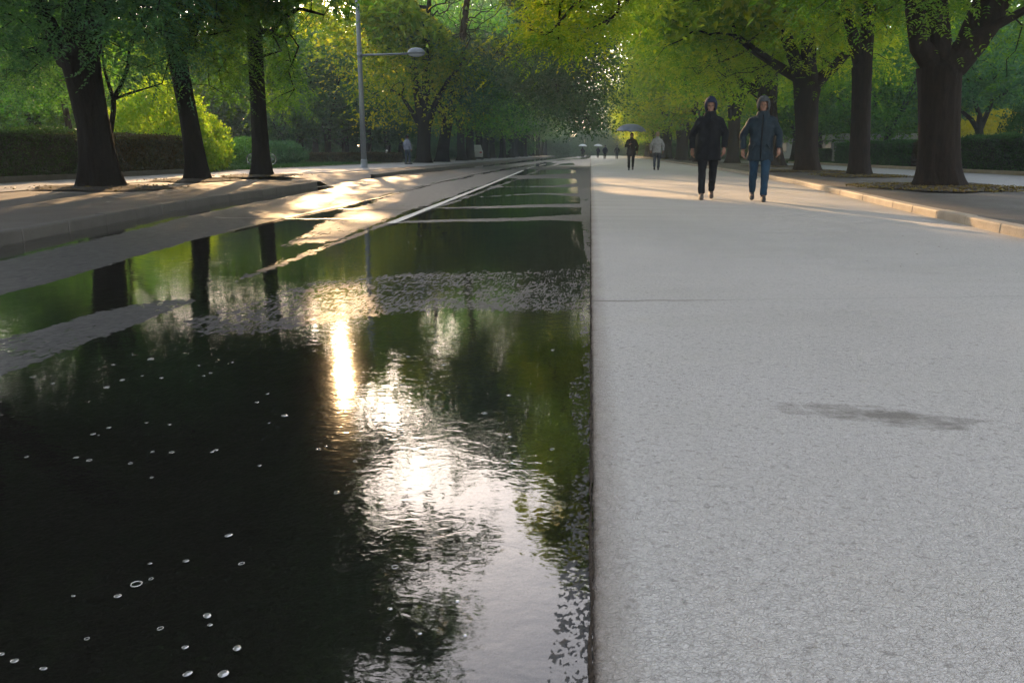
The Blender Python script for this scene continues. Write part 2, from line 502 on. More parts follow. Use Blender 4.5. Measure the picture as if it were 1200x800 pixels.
# puddle map of the road: outlines of the asphalt that stands above the water, on the ground plane
DRY = [
    [(0, 290), (60, 279), (150, 262), (250, 243), (330, 226), (400, 212), (560, 196), (690, 182), (700, 182), (640, 190), (560, 204), (450, 231), (340, 256), (232, 281), (150, 304), (60, 331), (-60, 362), (-300, 430), (-300, 350)],
    [(-120, 492), (0, 441), (130, 391), (236, 350), (180, 352), (120, 364), (40, 388), (-120, 425)],
    [(258, 335), (302, 322), (390, 289), (461, 262), (560, 228), (640, 198), (690, 183), (698, 182.5), (662, 187), (565, 223), (470, 254), (400, 280), (320, 310)],
    [(215, 378), (300, 352), (360, 332), (470, 322), (600, 319), (690, 317), (694, 362), (640, 364), (550, 362), (470, 366), (380, 378), (310, 390), (240, 392)],
    [(455, 260), (560, 256), (640, 254), (694, 252), (694, 261), (640, 258.5), (560, 259.5), (458, 262)],
    [(520, 243), (600, 241), (694, 239), (694, 245), (640, 243.5), (600, 244), (520, 245)],
    [(560, 230), (640, 228), (694, 226), (694, 231), (640, 230), (560, 231)],
    [(560, 219), (640, 217), (694, 214), (694, 219), (640, 218.5), (560, 219.5)],
    [(590, 206), (640, 204), (694, 202), (694, 210), (640, 209), (590, 208)],
    [(620, 196), (660, 194), (694, 193), (694, 199), (660, 199), (620, 198)],
    [(640, 189), (694, 186), (694, 191), (650, 191)],
    [(672, 318), (694, 300), (694, 470), (682, 420), (680, 370)],
    [(668, 450), (694, 430), (694, 560), (684, 520), (672, 505)],
    [(672, 560), (696, 540), (700, 830), (640, 830), (652, 740), (662, 650)],
    [(672, 190), (694, 184), (694, 318), (684, 290), (680, 240)],
    [(330, 288), (400, 246), (450, 231), (560, 204), (640, 190), (560, 221), (470, 250), (390, 284)],
]
SOFT = [5, 8, 10, 15, 3, 2.5, 2, 2, 1.5, 1.2, 1, 5, 8, 14, 4, 12]
TOP = [1, .4, .6, .10, 1, 1, 1, 1, 1, 1, 1, -.05, .0, -.05, .4, .42]
def road_z(X, Y):
    px, py = proj(np.stack([X, Y, np.zeros_like(X)], -1))
    py = np.where(Y < .9, 830 + (.9 - Y) * 300, py)
    px = np.where(Y < .9, 692 + X * 700, px)
    py = py + vnoise(X * .9, Y * .25, 61) * np.clip(2200 / np.maximum((Y + 1) ** 2, 40), .6, 5) * ss(Y, 6, 10)
    s = np.full(X.shape, -1.0)
    for poly, sf, tp in zip(DRY, SOFT, TOP):
        s = np.maximum(s, np.clip(sdpoly(px, py, poly, 1.6) / sf, -1, tp))
    far = ss(Y, 8, 40)
    nz = vnoise(X * 2.3, Y * 1.6, 1) * .9 + vnoise(X * 9, Y * 7, 2) * .7 + vnoise(X * 31, Y * 27, 3) * .5
    z = s * .0055 + nz * (.0020 * (1 - .6 * far) - .0008 * (1 - ss(Y, 2, 3.5))) - .0006
    gr = vnoise(X * 130, Y * 100, 5) * .0036 + vnoise(X * 230, Y * 180, 6) * .0042 + vnoise(X * 48, Y * 36, 7) * (.0014 + .0016 * ss(Y, 2, 4))
    z = z + gr * (1 - .6 * ss(Y, 6, 14))
    gut = ss(KL(Y) - X + .95, 0, .7)            # gutter by the left kerb
    z = z - gut * .011 * ss(Y, 0, 1) * (1 - ss(Y, 19, 22))
    return z
rows = [-4, -2, -1, 0, .5]
py = 830.0
while py > 183.5:
    rows.append(G(692, py)[1]); py -= 1.0 if py < 420 else 1.15
rows = np.array(rows + [200, Y_END])
u = np.concatenate([np.linspace(0, .62, 300)[:-1], np.linspace(.62, .93, 330)[:-1], np.linspace(.93, 1, 150)])
YY = np.repeat(rows[:, None], len(u), 1)
XX = KL(rows)[:, None] * (1 - u[None, :]) + .05 * u[None, :]
ZZ = road_z(XX, YY)
road = link('road', grid_mesh('road', XX, YY, ZZ), MAT['asphalt'])
tag(road, 'dark wet asphalt carriageway half under rain water', None, kind='structure')
# the water lies level at z = 0
wr = np.array([-4, 0, 1, 2, 4, 8, 15, 30, 60, 120, Y_END])
wu = np.linspace(0, 1, 12)
link_w = link('water', grid_mesh('water', KL(wr)[:, None] * (1 - wu) + wu * .03, np.repeat(wr[:, None], 12, 1), np.zeros((len(wr), 12))), MAT['water'])
tag(link_w, 'rain water standing on the road', None, kind='structure')

# walkway slab: its edge stands a little above the road
rows2 = [-4, -2, -1, 0, .5]
py = 830.0
while py > 184:
    rows2.append(G(692, py)[1]); py -= 3
rows2 = np.array(rows2 + [200, Y_END])
u2 = np.concatenate([[0, .0, .003, .008], np.linspace(.015, 1, 40)])
YY = np.repeat(rows2[:, None], len(u2), 1)
XX = KR(rows2)[:, None] * u2[None, :]
ej = vnoise(YY * 5, YY * 0 + 3.5, 18) * .012 + vnoise(YY * 23, YY * 0, 19) * .008
XX = XX + np.where(u2[None, :] < .001, ej * .5 + .003, 0)
ZZ = .016 + vnoise(XX * 1.5, YY * .8, 21) * .006 * ss(XX, .02, .6)
ZZ[:, 0] = -.03; ZZ[:, 1] = .012
tag(link('walkway', grid_mesh('walkway', XX, YY, ZZ), MAT['concrete']), 'pale pebbled concrete walkway along the wet road', None, kind='structure')
sm = MB()
yy = np.concatenate([np.arange(.6, 12, .03), np.arange(12, 120, .5)])
a = np.stack([-.003 + vnoise(yy * 19, yy * 0, 31) * .007, yy, np.full_like(yy, .0095)], 1)
b = np.stack([.003 + vnoise(yy * 23, yy * 0, 32) * .007, yy, np.full_like(yy, .0185)], 1)
V = np.empty((2 * len(yy), 3)); V[0::2] = a; V[1::2] = b
i = np.arange(len(yy) - 1) * 2
sm.add(V, np.stack([i, i + 1, i + 3, i + 2], 1))
tag(sm.build('seam_dirt', MAT['seam']), 'dark dirt line in the seam between road and walkway', None, kind='structure')

# worn white lane line, laid on the asphalt
lm = MB()
pts = np.array([G(302, 322.5)[:2], G(380, 293)[:2], G(460, 262)[:2], G(520, 238)[:2], G(570, 218)[:2], G(620, 197)[:2], G(650, 190)[:2]])
for k, (y0, y1) in enumerate([(9.6, 40.0), (44, 50), (55, 62), (70, 78)]):
    ys = np.linspace(y0, y1, 60)
    xs = np.interp(ys, pts[:, 1], pts[:, 0])
    wd = .055 + vnoise(ys * 3, ys * 0 + k, 41) * .02
    V = np.empty((120, 3)); V[0::2] = np.stack([xs - wd, ys, ys * 0 + .0125], 1); V[1::2] = np.stack([xs + wd, ys, ys * 0 + .0125], 1)
    i = np.arange(59) * 2
    lm.add(V, np.stack([i, i + 1, i + 3, i + 2], 1))
tag(lm.build('lane_line', MAT['paint']), 'worn white lane line on the wet road', None, kind='structure')
# dark tar joint between the two lanes on the left
tm = MB()
pts = np.array([G(232, 281)[:2], G(330, 257)[:2], G(450, 231)[:2], G(540, 207)[:2], G(600, 195)[:2]])
ys = np.linspace(8.5, 45, 120); xs = np.interp(ys, pts[:, 1], pts[:, 0])
V = np.empty((240, 3)); wd = .035 + vnoise(ys * 2, ys * 0, 43) * .03
V[0::2] = np.stack([xs - wd, ys, ys * 0 + .0115], 1); V[1::2] = np.stack([xs + wd, ys, ys * 0 + .0115], 1)
i = np.arange(119) * 2
tm.add(V, np.stack([i, i + 1, i + 3, i + 2], 1))
for (pa, pb) in (((250, 256), (420, 258)), ((395, 246), (560, 244))):
    A, B = G(*pa), G(*pb); t_ = np.linspace(0, 1, 40)
    xs = A[0] + (B[0] - A[0]) * t_; ys = A[1] + (B[1] - A[1]) * t_ + vnoise(t_ * 9, t_ * 0, 44) * .12
    V = np.empty((80, 3)); V[0::2] = np.stack([xs, ys - .05, ys * 0 + .0115], 1); V[1::2] = np.stack([xs, ys + .05, ys * 0 + .0115], 1)
    i = np.arange(39) * 2; tm.add(V, np.stack([i, i + 1, i + 3, i + 2], 1))
MAT['tar'] = simple('tar', (.014, .013, .013), .35, .3, 60, .001)
tag(tm.build('tar_joint', MAT['tar']), 'dark tar joints across and along the left lanes', None, kind='structure')

# kerbs
def kerb(name, f, side, y0, y1, mat, label, step=.95, h=.125, w_=.15, jit=.004):
    mb = MB(); y = y0; k = 0
    while y < y1 - .05:
        ln = step if y < 70 else step * 4
        ya, yb = y + .002, min(y + ln, y1) - .002
        for e in (0,):
            dz = (hash2(np.array([k]), np.array([3]), 4)[0] - .5) * 2 * jit; dx = (hash2(np.array([k]), np.array([9]), 4)[0] - .5) * 2 * jit
            sec = [(0, -.05), (0.004, h - .022), (.010, h - .006), (.026, h), (w_ - .012, h), (w_, h - .012), (w_, -.05)]
            ysub = [ya, ya + .012, (ya + yb) / 2, yb - .012, yb]
            V = []
            for j, q in enumerate(ysub):
                ins = .008 if j in (0, 4) else 0
                for (o_, z_) in sec:
                    V.append([f(q) + side * (o_ + dx + (ins if o_ < .02 else 0)), q, z_ + dz * (z_ > 0) - (ins if z_ > .05 else 0)])
            ns = len(sec); Q = []
            for j in range(4):
                for m in range(ns - 1):
                    a_ = j * ns + m
                    Q.append([a_, a_ + 1, a_ + ns + 1, a_ + ns])
            mb.add(V, Q)
            c0 = mb.n - len(V)
        y += ln; k += 1
    o = mb.build(name, mat, smooth=False)
    return tag(o, label, None, kind='structure')
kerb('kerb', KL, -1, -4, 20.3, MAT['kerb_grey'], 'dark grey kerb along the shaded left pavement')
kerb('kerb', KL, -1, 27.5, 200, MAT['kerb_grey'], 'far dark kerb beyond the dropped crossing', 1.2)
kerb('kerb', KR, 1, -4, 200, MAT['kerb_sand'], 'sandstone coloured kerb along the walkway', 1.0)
# rounded kerb end at the crossing
em = MB()
th = np.linspace(0, math.pi / 2, 7)
x0, y0 = KL(20.3), 20.3
cx, cy = x0 - .6, 20.3
for (a_, b_) in zip(th[:-1], th[1:]):
    V = []
    for q in (a_ + .01, b_ - .01):
        for (rr, z_) in ((.6, -.05), (.6, .10), (.575, .125), (.45, .125), (.45, -.05)):
            V.append([cx + rr * math.cos(q), cy + rr * math.sin(q), z_])
    em.add(V, [[m, m + 1, m + 6, m + 5] for m in range(4)])
em.box((cx - 3.0, cy + .45, -.05), (cx - .005, cy + .6, .125))
tag(em.build('kerb', MAT['kerb_grey']), 'rounded end of the left kerb at the dropped crossing', None, kind='structure')

# pavements, paths and lawns
def strip(name, xa, xb, ys, mat, z, label, nx=6):
    ys = np.asarray(ys, float)
    A = xa(ys) if callable(xa) else np.full_like(ys, xa)
    B = xb(ys) if callable(xb) else np.full_like(ys, xb)
    uu = np.linspace(0, 1, nx)
    X = A[:, None] * (1 - uu) + B[:, None] * uu
    Yg = np.repeat(ys[:, None], nx, 1)
    Z = z(X, Yg) if callable(z) else np.full_like(X, z)
    return tag(link(name, grid_mesh(name, X, Yg, Z), mat), label, None, kind='structure')
ysl = np.concatenate([np.arange(-4, 60, .35), np.arange(60, 201, 5)])
def zl(X, Y):
    ramp = ss(Y, 20.9, 21.5) * (1 - ss(Y, 26.8, 27.5)) * ss(X, -11.5, -8.2)
    return PAV - .006 + vnoise(X * 1.2, Y * 1.2, 51) * .02 - ramp * (PAV + .0)
strip('pavement', -15.2, lambda y: KL(y) - .145 + np.where((y > 20.3) & (y < 27.5), .1, 0), ysl, MAT['pavement'], zl, 'shaded damp pavement on the left with tree pits', 24)
strip('path', lambda y: np.interp(y, [-4, 13, 31, 60, 200], [-14.4, -14.4, -14.2, -13.6, -13.2]), lambda y: np.interp(y, [-4, 13, 21, 26, 31, 60, 200], [-11.0, -11.0, -11.3, -11.2, -9.6, -9.0, -9.2]), ysl,
      MAT['path'], lambda X, Y: zl(X, Y) + .016, 'grey footpath beside the left hedge', 16)
strip('pavement', lambda y: KR(y) + .145, 14.2, ysl, MAT['pavement'], lambda X, Y: PAV - .006 + vnoise(X * 1.2, Y * 1.2, 52) * .02, 'brown earthy verge under the right trees', 16)
strip('path', lambda y: np.interp(y, [-4, 18, 27, 45, 200], [9.0, 9.1, 9.9, 10.8, 11.2]), lambda y: np.interp(y, [-4, 18, 30, 200], [13.6, 13.7, 13.9, 14.0]), ysl, MAT['path'],
      lambda X, Y: PAV + .010 + vnoise(X * 1.2, Y * 1.2, 52) * .02, 'pale grey path behind the right trees', 12)
strip('lawn', -120, -15.2, ysl, MAT['lawn'], lambda X, Y: .10 + vnoise(X * .15, Y * .15, 53) * .15 * ss(-X, 15, 25), 'lawn behind the left hedges', 24)
strip('lawn', 14.2, 120, ysl, MAT['lawn'], lambda X, Y: .10 + vnoise(X * .15, Y * .15, 54) * .15 * ss(X, 15, 25), 'lawn behind the right hedges', 24)
kerb('kerb', lambda y: -14.45 + 0 * y, -1, -4, 29.5, MAT['kerb_grey'], 'low kerb in front of the left hedge', 1.2, .27, .15)
kerb('kerb', lambda y: 14.05 + 0 * y, 1, -4, 60, MAT['kerb_sand'], 'low brown kerb in front of the right hedge', 1.2, .25, .15)

# ------------------------------------------------------------------ trees
SUNLIT = [   # parts of the ground the low sun reaches between the trees: the crowns have gaps towards them
    ([(692, 206), (760, 205), (860, 206), (940, 212), (1010, 221), (1100, 241), (1250, 272), (1250, 306), (1180, 290), (1080, 268), (980, 254), (900, 244), (800, 235), (692, 227)], .995),
    ([(300, 252), (380, 220), (430, 209), (500, 205), (470, 232), (440, 268), (400, 300), (340, 318), (280, 320)], .72),
    ([(368, 332), (430, 332), (446, 400), (470, 440), (470, 600), (335, 600), (345, 420)], 1.0),
]
SUNLIT_AIR = [   # low leafy boughs that the sun reaches: (distance along the street, outline there, share of leaves missing on the way)
    (30, [(745, -10), (850, -10), (870, 90), (810, 100), (755, 60)], .85),
    (14, [(610, -10), (700, -10), (700, 50), (610, 50)], .95),
    (26, [(935, 0), (970, 0), (970, 35), (935, 35)], .8),
]
def sun_cull(P, r):
    """mask of leaves to drop because they would shade the sunlit ground"""
    P = np.asarray(P)
    S = P - SUN_DIR * (P[:, 2:3] / SUN_DIR[2])
    px, py = proj(S)
    ok = S[:, 1] > .8
    drop = np.zeros(len(P), bool)
    q = r.random(len(P))
    for poly, pr in SUNLIT:
        drop |= ok & inpoly(px, py, poly) & (q < pr)
    for Yp, poly, pr in SUNLIT_AIR:
        t_ = (P[:, 1] - Yp) / SUN_DIR[1]
        A = P - SUN_DIR * t_[:, None]
        px, py = proj(A)
        drop |= (P[:, 0] < -3) & (t_ > 5) & inpoly(px, py, poly) & (q < pr)
    return drop

class Skel:
    def __init__(self):
        self.P = []; self.par = []; self.fix = []
    def add(self, p, par, fixed=0.0):
        self.P.append(np.array(p, float)); self.par.append(par); self.fix.append(fixed); return len(self.P) - 1
    def chain(self, pts, par, radii=None, step=.45):
        """adds a polyline after node par, smoothed; returns the last node"""
        pts = [self.P[par]] + [np.array(p, float) for p in pts]
        rr = None if radii is None else [self.fix[par]] + list(radii)
        last = par
        for k in range(1, len(pts)):
            a, b = pts[k - 1], pts[k]
            n = max(1, int(np.linalg.norm(b - a) / step))
            for j in range(1, n + 1):
                t = j / n
                q = a + (b - a) * t
                last = self.add(q, last, 0.0 if rr is None else rr[k - 1] + (rr[k] - rr[k - 1]) * t)
        return last

def grow(sk, att, rg, start_nodes, step=.5, bow=.18, jit=.05):
    """joins every attractor to the nearest node of the skeleton by a bowed twig"""
    P = np.array(sk.P); ok = np.zeros(len(P), bool); ok[start_nodes] = True
    root = P[start_nodes[0]]
    order = np.argsort(np.linalg.norm(att - root, axis=1))
    buf = np.zeros((len(P) + len(att) * 24, 3)); buf[:len(P)] = P
    okb = np.zeros(len(buf), bool); okb[:len(P)] = ok
    pl = np.zeros(len(buf))
    n = len(P); tips = []
    for a in att[order]:
        d = np.linalg.norm(buf[:n] - a, axis=1) + .28 * pl[:n] + np.where(okb[:n], 0, 1e6) + np.where(buf[:n, 2] > a[2] + .6, .8, 0)
        k = int(np.argmin(d)); s = buf[k]
        L = np.linalg.norm(a - s); m = max(1, min(22, int(L / step)))
        side = rg.normal(0, 1, 3); side[2] = abs(side[2]) * .6 + .4
        last = k
        for j in range(1, m + 1):
            t = j / m
            q = s + (a - s) * t + side * bow * L * .5 * math.sin(math.pi * t) * .6 + (rg.normal(0, jit, 3) if j < m else 0)
            last = sk.add(q, last); buf[n] = q; okb[n] = True; pl[n] = pl[k] + L * t; n += 1
        tips.append(last)
    return tips

def skel_tubes(sk, mb, r_base, tip_r=.010, sides=(14, 8, 5), pw=None, min_r=0.0):
    P = np.array(sk.P); par = np.array(sk.par); N = len(P)
    ch = [[] for _ in range(N)]
    for i in range(N):
        if par[i] >= 0: ch[par[i]].append(i)
    cnt = np.zeros(N)
    for i in range(N - 1, -1, -1):
        if not ch[i]: cnt[i] = 1
        if par[i] >= 0: cnt[par[i]] += cnt[i]
    tot = max(cnt[0], 2)
    p = math.log(r_base / tip_r) / math.log(tot) if pw is None else pw
    r = tip_r * cnt ** p
    fx = np.array(sk.fix)
    r = np.where(fx > 0, np.maximum(fx, np.minimum(r, fx * 1.25)), np.minimum(r, r_base * .75))
    stack = [(0, None)]
    while stack:
        i, pr = stack.pop()
        seq = [] if pr is None else [pr]
        k = i
        while True:
            seq.append(k)
            if not ch[k]: break
            c = sorted(ch[k], key=lambda q: -cnt[q] - (1e5 if fx[q] > 0 and fx[k] > 0 else 0))
            for o in c[1:]: stack.append((o, k))
            k = c[0]
        rr = r[seq].copy()
        if pr is not None: rr[0] = min(r[pr] * .88, rr[1] * 1.3)
        if rr.max() < min_r: continue
        n = sides[0] if rr.max() > .12 else (sides[1] if rr.max() > .04 else sides[2])
        mb.tube(P[seq], rr, n, cap=False)

def leaves(C, D, L, Wd, tint, rg):
    """pointed leaf blades; C centres, D directions"""
    n = len(C)
    D = D / (np.linalg.norm(D, axis=1)[:, None] + 1e-9)
    up = np.zeros((n, 3)); up[:, 2] = 1; up += rg.normal(0, .45, (n, 3))
    S = np.cross(D, up); S /= np.linalg.norm(S, axis=1)[:, None] + 1e-9
    N_ = np.cross(S, D)
    L = np.broadcast_to(L, n)[:, None]; Wd = np.broadcast_to(Wd, n)[:, None]
    V = np.empty((n, 4, 3))
    V[:, 0] = C - D * L * .5
    V[:, 1] = C + S * Wd * .5 - D * L * .06 + N_ * Wd * .18
    V[:, 2] = C + D * L * .5 - N_ * L * .08
    V[:, 3] = C - S * Wd * .5 - D * L * .06 + N_ * Wd * .18
    return V.reshape(-1, 3), np.arange(n * 4).reshape(n, 4), np.repeat(tint, 4)

def spray_leaves(tips, rg, per, sig, size, pinnate=True, droop=.35, flat=.45, clump_tint=.33, center=None):
    """foliage around twig tips: compound leaves in flattened drooping sprays"""
    tips = np.asarray(tips)
    n = len(tips)
    if pinnate:
        m = max(1, per // 7)
        base = np.repeat(tips, m, 0)
        off = rg.normal(0, 1, (n * m, 3)) * np.array([sig, sig, sig * flat])
        dist = np.linalg.norm(off[:, :2], axis=1)
        off[:, 2] -= droop * dist * dist / max(sig, .1) * .5
        A = base + off
        ax = off.copy(); ax += rg.normal(0, sig * .5, ax.shape); ax[:, 2] -= sig * (.25 + .4 * droop)
        ax /= np.linalg.norm(ax, axis=1)[:, None] + 1e-9
        ln = size * rg.uniform(1.9, 2.9, n * m)
        side = np.cross(ax, np.array([0, 0, 1.0]) + rg.normal(0, .3, ax.shape)); side /= np.linalg.norm(side, axis=1)[:, None] + 1e-9
        ct = np.repeat(rg.normal(.5, clump_tint, n), m) + rg.normal(0, .10, n * m)
        C, D, T = [], [], []
        for k in range(7):
            t = (k // 2 + .6) / 3.4; sg = (1 if k % 2 else -1) if k < 6 else 0
            d = ax * (.5 if sg else 1.0) + side * sg * .9
            p = A + ax * (ln * (t - .5))[:, None] + d * size * .42
            p[:, 2] -= (ln * t * t) * .22
            C.append(p); D.append(d); T.append(ct)
        C = np.vstack(C); D = np.vstack(D); T = np.concatenate(T)
        sz = size * rg.uniform(.75, 1.2, len(C))
        wd = sz * .46
    else:
        base = np.repeat(tips, per, 0)
        off = rg.normal(0, 1, (n * per, 3)) * np.array([sig, sig, sig * flat])
        C = base + off
        C[:, 2] -= droop * (off[:, 0] ** 2 + off[:, 1] ** 2) / max(sig, .1) * .5
        D = off + rg.normal(0, sig, off.shape); D[:, 2] -= sig * .4
        T = np.repeat(rg.normal(.5, clump_tint, n), per) + rg.normal(0, .12, n * per)
        sz = size * rg.uniform(.7, 1.3, len(C)); wd = sz * .6
    return C, D, sz, wd, np.clip(T, 0, 1)

def crown_points(rg, n, c, r, shell=.5, lump=.25, zmin=None):
    out = []
    ph = rg.uniform(0, 6.28, 6)
    while len(out) < n:
        v = rg.normal(0, 1, 3); v /= np.linalg.norm(v)
        q = rg.random() ** (1 / 3.0)
        if q < shell and rg.random() < .75: continue
        l = 1 + lump * (math.sin(3 * math.atan2(v[1], v[0]) + ph[0]) * .5 + math.sin(4 * v[2] + ph[1]) * .4 + math.sin(5 * v[0] + ph[2]) * .3 + math.sin(6 * v[1] + ph[3]) * .3)
        p = np.array(c) + v * q * l * np.array(r)
        if zmin is not None and p[2] < zmin: continue
        out.append(p)
    return np.array(out)

def trunk_mesh(mb, P, R, n=28, lobes=None, flare=.5, rg=None):
    """trunk with root flare; P centre line, R radii, lobes: list of (angle, depth) flutes"""
    P = np.asarray(P, float); R = np.asarray(R, float)
    m = 26
    s = np.linspace(0, 1, len(P)); tt = np.linspace(0, 1, m) ** 1.5
    C = np.stack([np.interp(tt, s, P[:, k]) for k in range(3)], 1); r = np.interp(tt, s, R)
    th = np.arange(n) * 2 * math.pi / n
    V = []
    H0 = P[0, 2]
    for k in range(m):
        z = C[k, 2] - H0
        f = flare * math.exp(-z / .28) + .12 * math.exp(-z / 1.1)
        root = 1 + f * (1 + .55 * np.sin(5 * th + 1.0) + .35 * np.sin(3 * th + 2.2))
        lob = np.ones(n)
        for (a, dp) in (lobes or []):
            da = (th - a + math.pi) % (2 * math.pi) - math.pi
            lob -= dp * np.exp(-(da / .22) ** 2)
        lob += .03 * np.sin(4 * th + z * 1.3) + .02 * np.sin(7 * th - z * 2)
        rad = r[k] * root * lob
        V.append(np.stack([C[k, 0] + rad * np.cos(th), C[k, 1] + rad * np.sin(th), np.full(n, C[k, 2])], 1))
    V = np.vstack(V); i = np.arange(m * n).reshape(m, n)
    mb.add(V, np.stack([i[:-1], np.roll(i[:-1], -1, 1), np.roll(i[1:], -1, 1), i[1:]], -1).reshape(-1, 4))

def make_tree(name, label, base, trunk, limbs, crowns, extras=(), leaf='leaf', size=.10, per=140, sig=.5, seed=0, bark='bark', group=None,
              lobes=None, pinnate=True, cull=True, big_above=5.5, far_up=.30, flare=.38, droop=.35, lump=.25, clear=None, cat='tree'):
    """base: (x, y, z); trunk: [(point, radius)...] from the ground up; limbs: lists of (points, radii, from_node_fraction);
    crowns: list of (n, centre, radii, zmin); extras: explicit twig ends. World coordinates."""
    rg = np.random.default_rng(seed)
    t = thing(name, label, cat, base, 0, group)
    b = np.array(base, float)
    tp = [np.array(p, float) - b for p, r in trunk]; tr = [r for p, r in trunk]
    mb = MB()
    trunk_mesh(mb, tp, tr, lobes=lobes, flare=flare)
    sk = Skel()
    last = sk.add(tp[-1] - (tp[-1] - tp[-2]) * .15, -1, tr[-1])
    starts = [last]
    for (pts, radii) in limbs:
        n0 = len(sk.P)
        sk.chain([np.array(p, float) - b for p in pts], 0, radii)
        starts += list(range(n0, len(sk.P)))
    if len(limbs) == 0:
        pass
    att = [crown_points(rg, n, np.array(c) - b, r, .45, lump, None if zm is None else zm - b[2]) for (n, c, r, zm) in crowns]
    att = np.vstack(att) if att else np.zeros((0, 3))
    ex = np.array(extras, float).reshape(-1, 3) - b if len(extras) else np.zeros((0, 3))
    if clear is not None and len(att):
        att = att[~clear(att + b)]
    allp = np.vstack([att, ex])
    if len(limbs) > 1 and len(starts) > 3: starts = starts[2:]
    tips = grow(sk, allp, rg, starts)
    skel_tubes(sk, mb, tr[-1])
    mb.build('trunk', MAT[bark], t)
    TP = np.array([sk.P[k] for k in tips])
    lo = TP[:, 2] + b[2] < big_above
    parts = []
    if lo.any(): parts.append(spray_leaves(TP[lo], rg, per, sig, size, pinnate, droop))
    if (~lo).any(): parts.append(spray_leaves(TP[~lo], rg, max(20, int(per * .72)), sig * 1.25, far_up, False, droop))
    C, D, S_, Wd, T = [np.concatenate([p[k] for p in parts]) for k in range(5)]
    if cull:
        keep = ~sun_cull(C + b, rg)
        C, D, S_, Wd, T = C[keep], D[keep], S_[keep], Wd[keep], T[keep]
    hi = C[:, 2] > 1.5                              # no leaf hangs lower than a passer-by's head
    C, D, S_, Wd, T = C[hi], D[hi], S_[hi], Wd[hi], T[hi]
    V, Q, A = leaves(C, D, S_, Wd, T, rg)
    link('crown', np_mesh('crown', V, Q, smooth=False, attr=A), MAT[leaf], t)
    return t

def up(p, dz, dx=0, dy=0): return (p[0] + dx, p[1] + dy, p[2] + dz)

def fill(poly, n, Y, dY, seed, front=1e3):
    """twig ends spread through the part of a crown that hangs in view"""
    r = np.random.default_rng(seed); out = []
    xs = [p[0] for p in poly]; ys = [p[1] for p in poly]
    while len(out) < n:
        x, y = r.uniform(min(xs), max(xs)), r.uniform(min(ys), max(ys))
        if inpoly(np.array([x]), np.array([y]), poly)[0]:
            out.append(W(x, y, Y + (r.uniform(.7, dY) if y > front else r.uniform(-dY, dY))))
    return out

# --- left row, near
Y1 = 16.0
make_tree('street_tree', 'thick dark street tree leaning left, nearest on the left pavement', tuple(G(122, 228)),
          [(G(122, 228), .34), (W(117, 200, Y1), .33), (W(110, 150, Y1), .31), (W(100, 100, Y1), .34), (W(94, 68, Y1), .37)],
          [([W(92, 40, Y1), W(90, 0, Y1), W(86, -60, Y1), W(95, -130, Y1)], [.30, .27, .24, .18]),
           ([W(76, 70, Y1 + .1), W(62, 38, Y1 + .2), W(48, 10, Y1 + .3), W(25, -50, Y1 + .5)], [.15, .13, .12, .09]),
           ([W(112, 30, Y1 - .4), W(135, -20, Y1 - .9), W(170, -90, Y1 - 1.4)], [.14, .12, .09])],
          [(190, (-10.0, 16.2, 9.5), (5.8, 5.6, 6.4), 3.7), (90, (-10.2, 16.2, 8.0), (4.6, 4, 4.5), 3.9)],
          fill([(-160, -20), (120, -20), (140, -270), (-160, -270)], 150, Y1 - .5, 2.2, 78) + fill([(-60, -60), (260, -60), (215, 60), (150, 75), (110, 45), (60, 95), (0, 110), (-60, 100)], 120, Y1, 3.2, 1, 12) + [W(x, y, Y1 + dy) for x, y, dy in [(20, 20, -1.5), (45, 45, -1), (60, 12, -2.5), (100, 20, -2.6), (130, 15, -3), (165, 30, -2.4), (150, 60, -1.0), (185, 12, -3), (10, 60, 1), (30, 80, 2), (75, 100, 3), (170, 80, .5),
                                            (0, 35, -2), (205, 40, -2), (140, 90, 2), (15, 5, -3), (80, 5, -3), (120, 45, -1.5), (195, 68, 0), (60, 60, 2), (160, 5, -3.5), (35, 100, 3)]],
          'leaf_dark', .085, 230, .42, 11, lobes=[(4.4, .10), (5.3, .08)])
Y2 = 20.93
make_tree('street_tree', 'slimmer dark street tree leaning left, second on the left pavement', tuple(G(233, 217)),
          [(G(233, 217), .25), (W(228, 180, Y2), .245), (W(220, 130, Y2), .235), (W(211, 85, Y2), .235), (W(207, 62, Y2), .25)],
          [([W(202, 35, Y2), W(196, 0, Y2), W(190, -70, Y2)], [.20, .17, .12]), ([W(222, 45, Y2 - .3), W(238, 15, Y2 - .6), W(262, -50, Y2 - 1)], [.12, .10, .08])],
          [(150, (-10.4, 21.2, 9.3), (5.0, 4.8, 6.2), 3.9), (70, (-10.6, 21.2, 8.5), (3.8, 3.6, 4.5), 4.2)],
          fill([(140, -60), (330, -60), (290, 60), (262, 112), (235, 70), (190, 112), (165, 80), (140, 40)], 90, Y2, 2.8, 2, 45) + [W(x, y, Y2 + dy) for x, y, dy in [(190, 60, 0), (240, 55, -1), (255, 85, 0), (225, 30, -1.5), (270, 40, -1.5), (180, 95, 1), (245, 100, 1), (265, 70, .5), (210, 15, -2), (280, 20, -1), (250, 20, -2), (170, 50, 0), (262, 110, 1), (196, 112, 2)]],
          'leaf', .085, 210, .42, 12)
Y3 = 25.1
